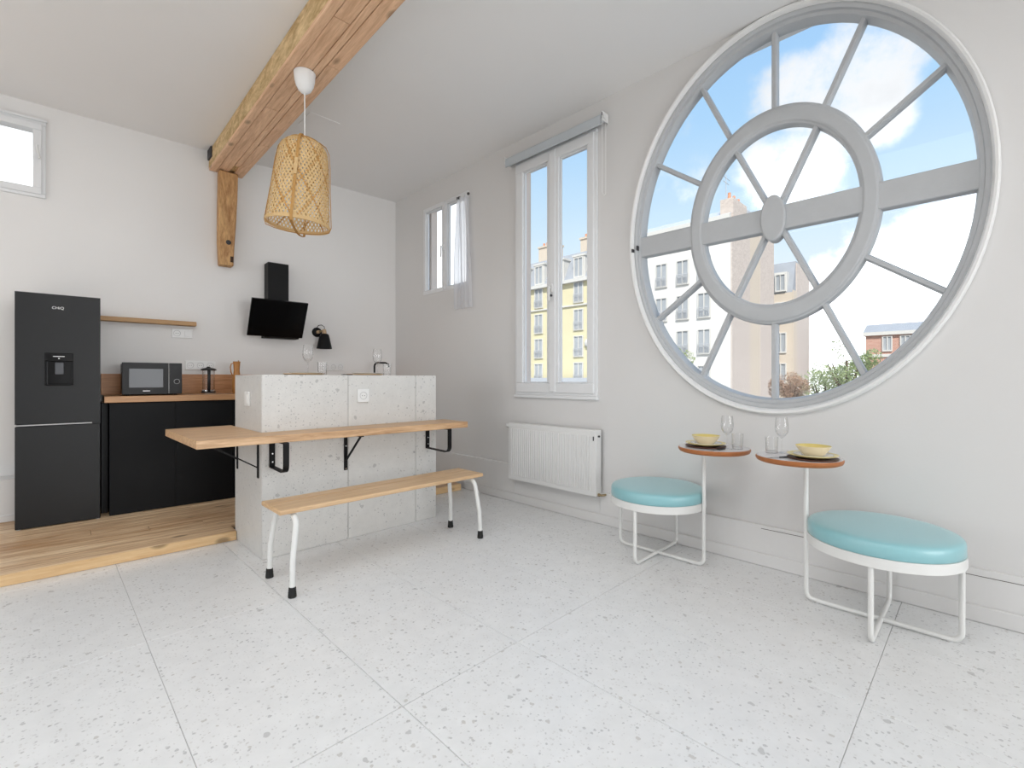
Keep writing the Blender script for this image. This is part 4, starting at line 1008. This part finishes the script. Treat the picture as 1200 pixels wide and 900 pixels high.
# red brick house
rh = thing('brick_house', 'distant red brick house with pale roof edge and white windows', 'building', (60, 4.3, -12))
MB().box(0, 9, -9, 4.4, 0, 17.6).build('wall', 'brick_red', rh)
MB().box(-.25, 9, -9.2, 4.6, 17.6, 17.95).build('cornice', 'far_trim', rh)
MB().add([(-.2, -9.2, 17.95), (-.2, 4.6, 17.95), (2, 4.6, 18.9), (2, -9.2, 18.9), (9, -9.2, 18.9), (9, 4.6, 18.9)], [(0, 1, 2, 3), (3, 2, 5, 4)]).build('roof', 'slate', rh)
for yy in (2.65, 1.25, -.6, -2.2):
    for z in (16.75, 13.6): far_window(rh, 0, yy, z, .62, 1.3)
MB().box(-.1, 0, -9, 4.5, 15.4, 15.7).build('stone_band', 'far_trim', rh)

# trees
def tree(name, label, x, y, z, rad, mat, n, seed, zs=1.0):
    rnd = random.Random(seed)
    t = thing(name, label, 'tree', (x, y, -12), 0, 'trees beyond the oval window')
    f = MB(); clumps = []
    for k in range(26):
        while True:
            p = Vector((rnd.uniform(-1, 1), rnd.uniform(-1, 1), rnd.uniform(-1, 1)))
            if p.length < 1: break
        clumps.append((p * rad * .78, rad * rnd.uniform(.22, .36)))
    for k in range(n):
        c, cr_ = rnd.choice(clumps); d = Vector((rnd.gauss(0, 1), rnd.gauss(0, 1), rnd.gauss(0, 1))).normalized() * cr_ * rnd.uniform(.6, 1)
        p = c + d; p.z *= zs; u = Vector((rnd.gauss(0, 1), rnd.gauss(0, 1), rnd.gauss(0, 1))).normalized(); w = u.orthogonal().normalized(); s = rad * rnd.uniform(.03, .055)
        q = p + Vector((0, 0, z + 12))
        f.add([q - u * s, q + w * s * .5, q + u * s, q - w * s * .5], [(0, 1, 2, 3)])
    f.build('foliage', mat, t, kind='stuff')
    tr = MB().tube([(0, 0, 0), (.05, .03, (z + 12) * .5), (0, 0, z + 12 + rad * .3)], [rad * .12, rad * .09, rad * .03], 10)
    for a in range(5):
        an = a * 1.3; tr.tube([(0, 0, z + 12 - rad * .9), (rad * .5 * math.cos(an), rad * .5 * math.sin(an), z + 12 + rad * .2)], [rad * .05, rad * .015], 6)
    tr.build('trunk', 'bark', t, smooth=60)
tree('rust_tree', 'small rusty leaved tree at the foot of the oval window view', 25, 6.5, .75, 1.05, 'leaf_rust', 5000, 1)
tree('leafy_tree', 'loose green tree in front of the red brick house', 25, 4.3, 1.55, 1.55, 'leaf_green', 3200, 2)
tree('leafy_tree', 'pale green tree beside the rusty tree in the oval window view', 27, 5.5, .7, 1.35, 'leaf_green', 2600, 5)
tree('leafy_tree', 'green tree in front of the white block at lower left of the oval window', 30, 15.4, 2.2, 2.0, 'leaf_green', 3600, 3)
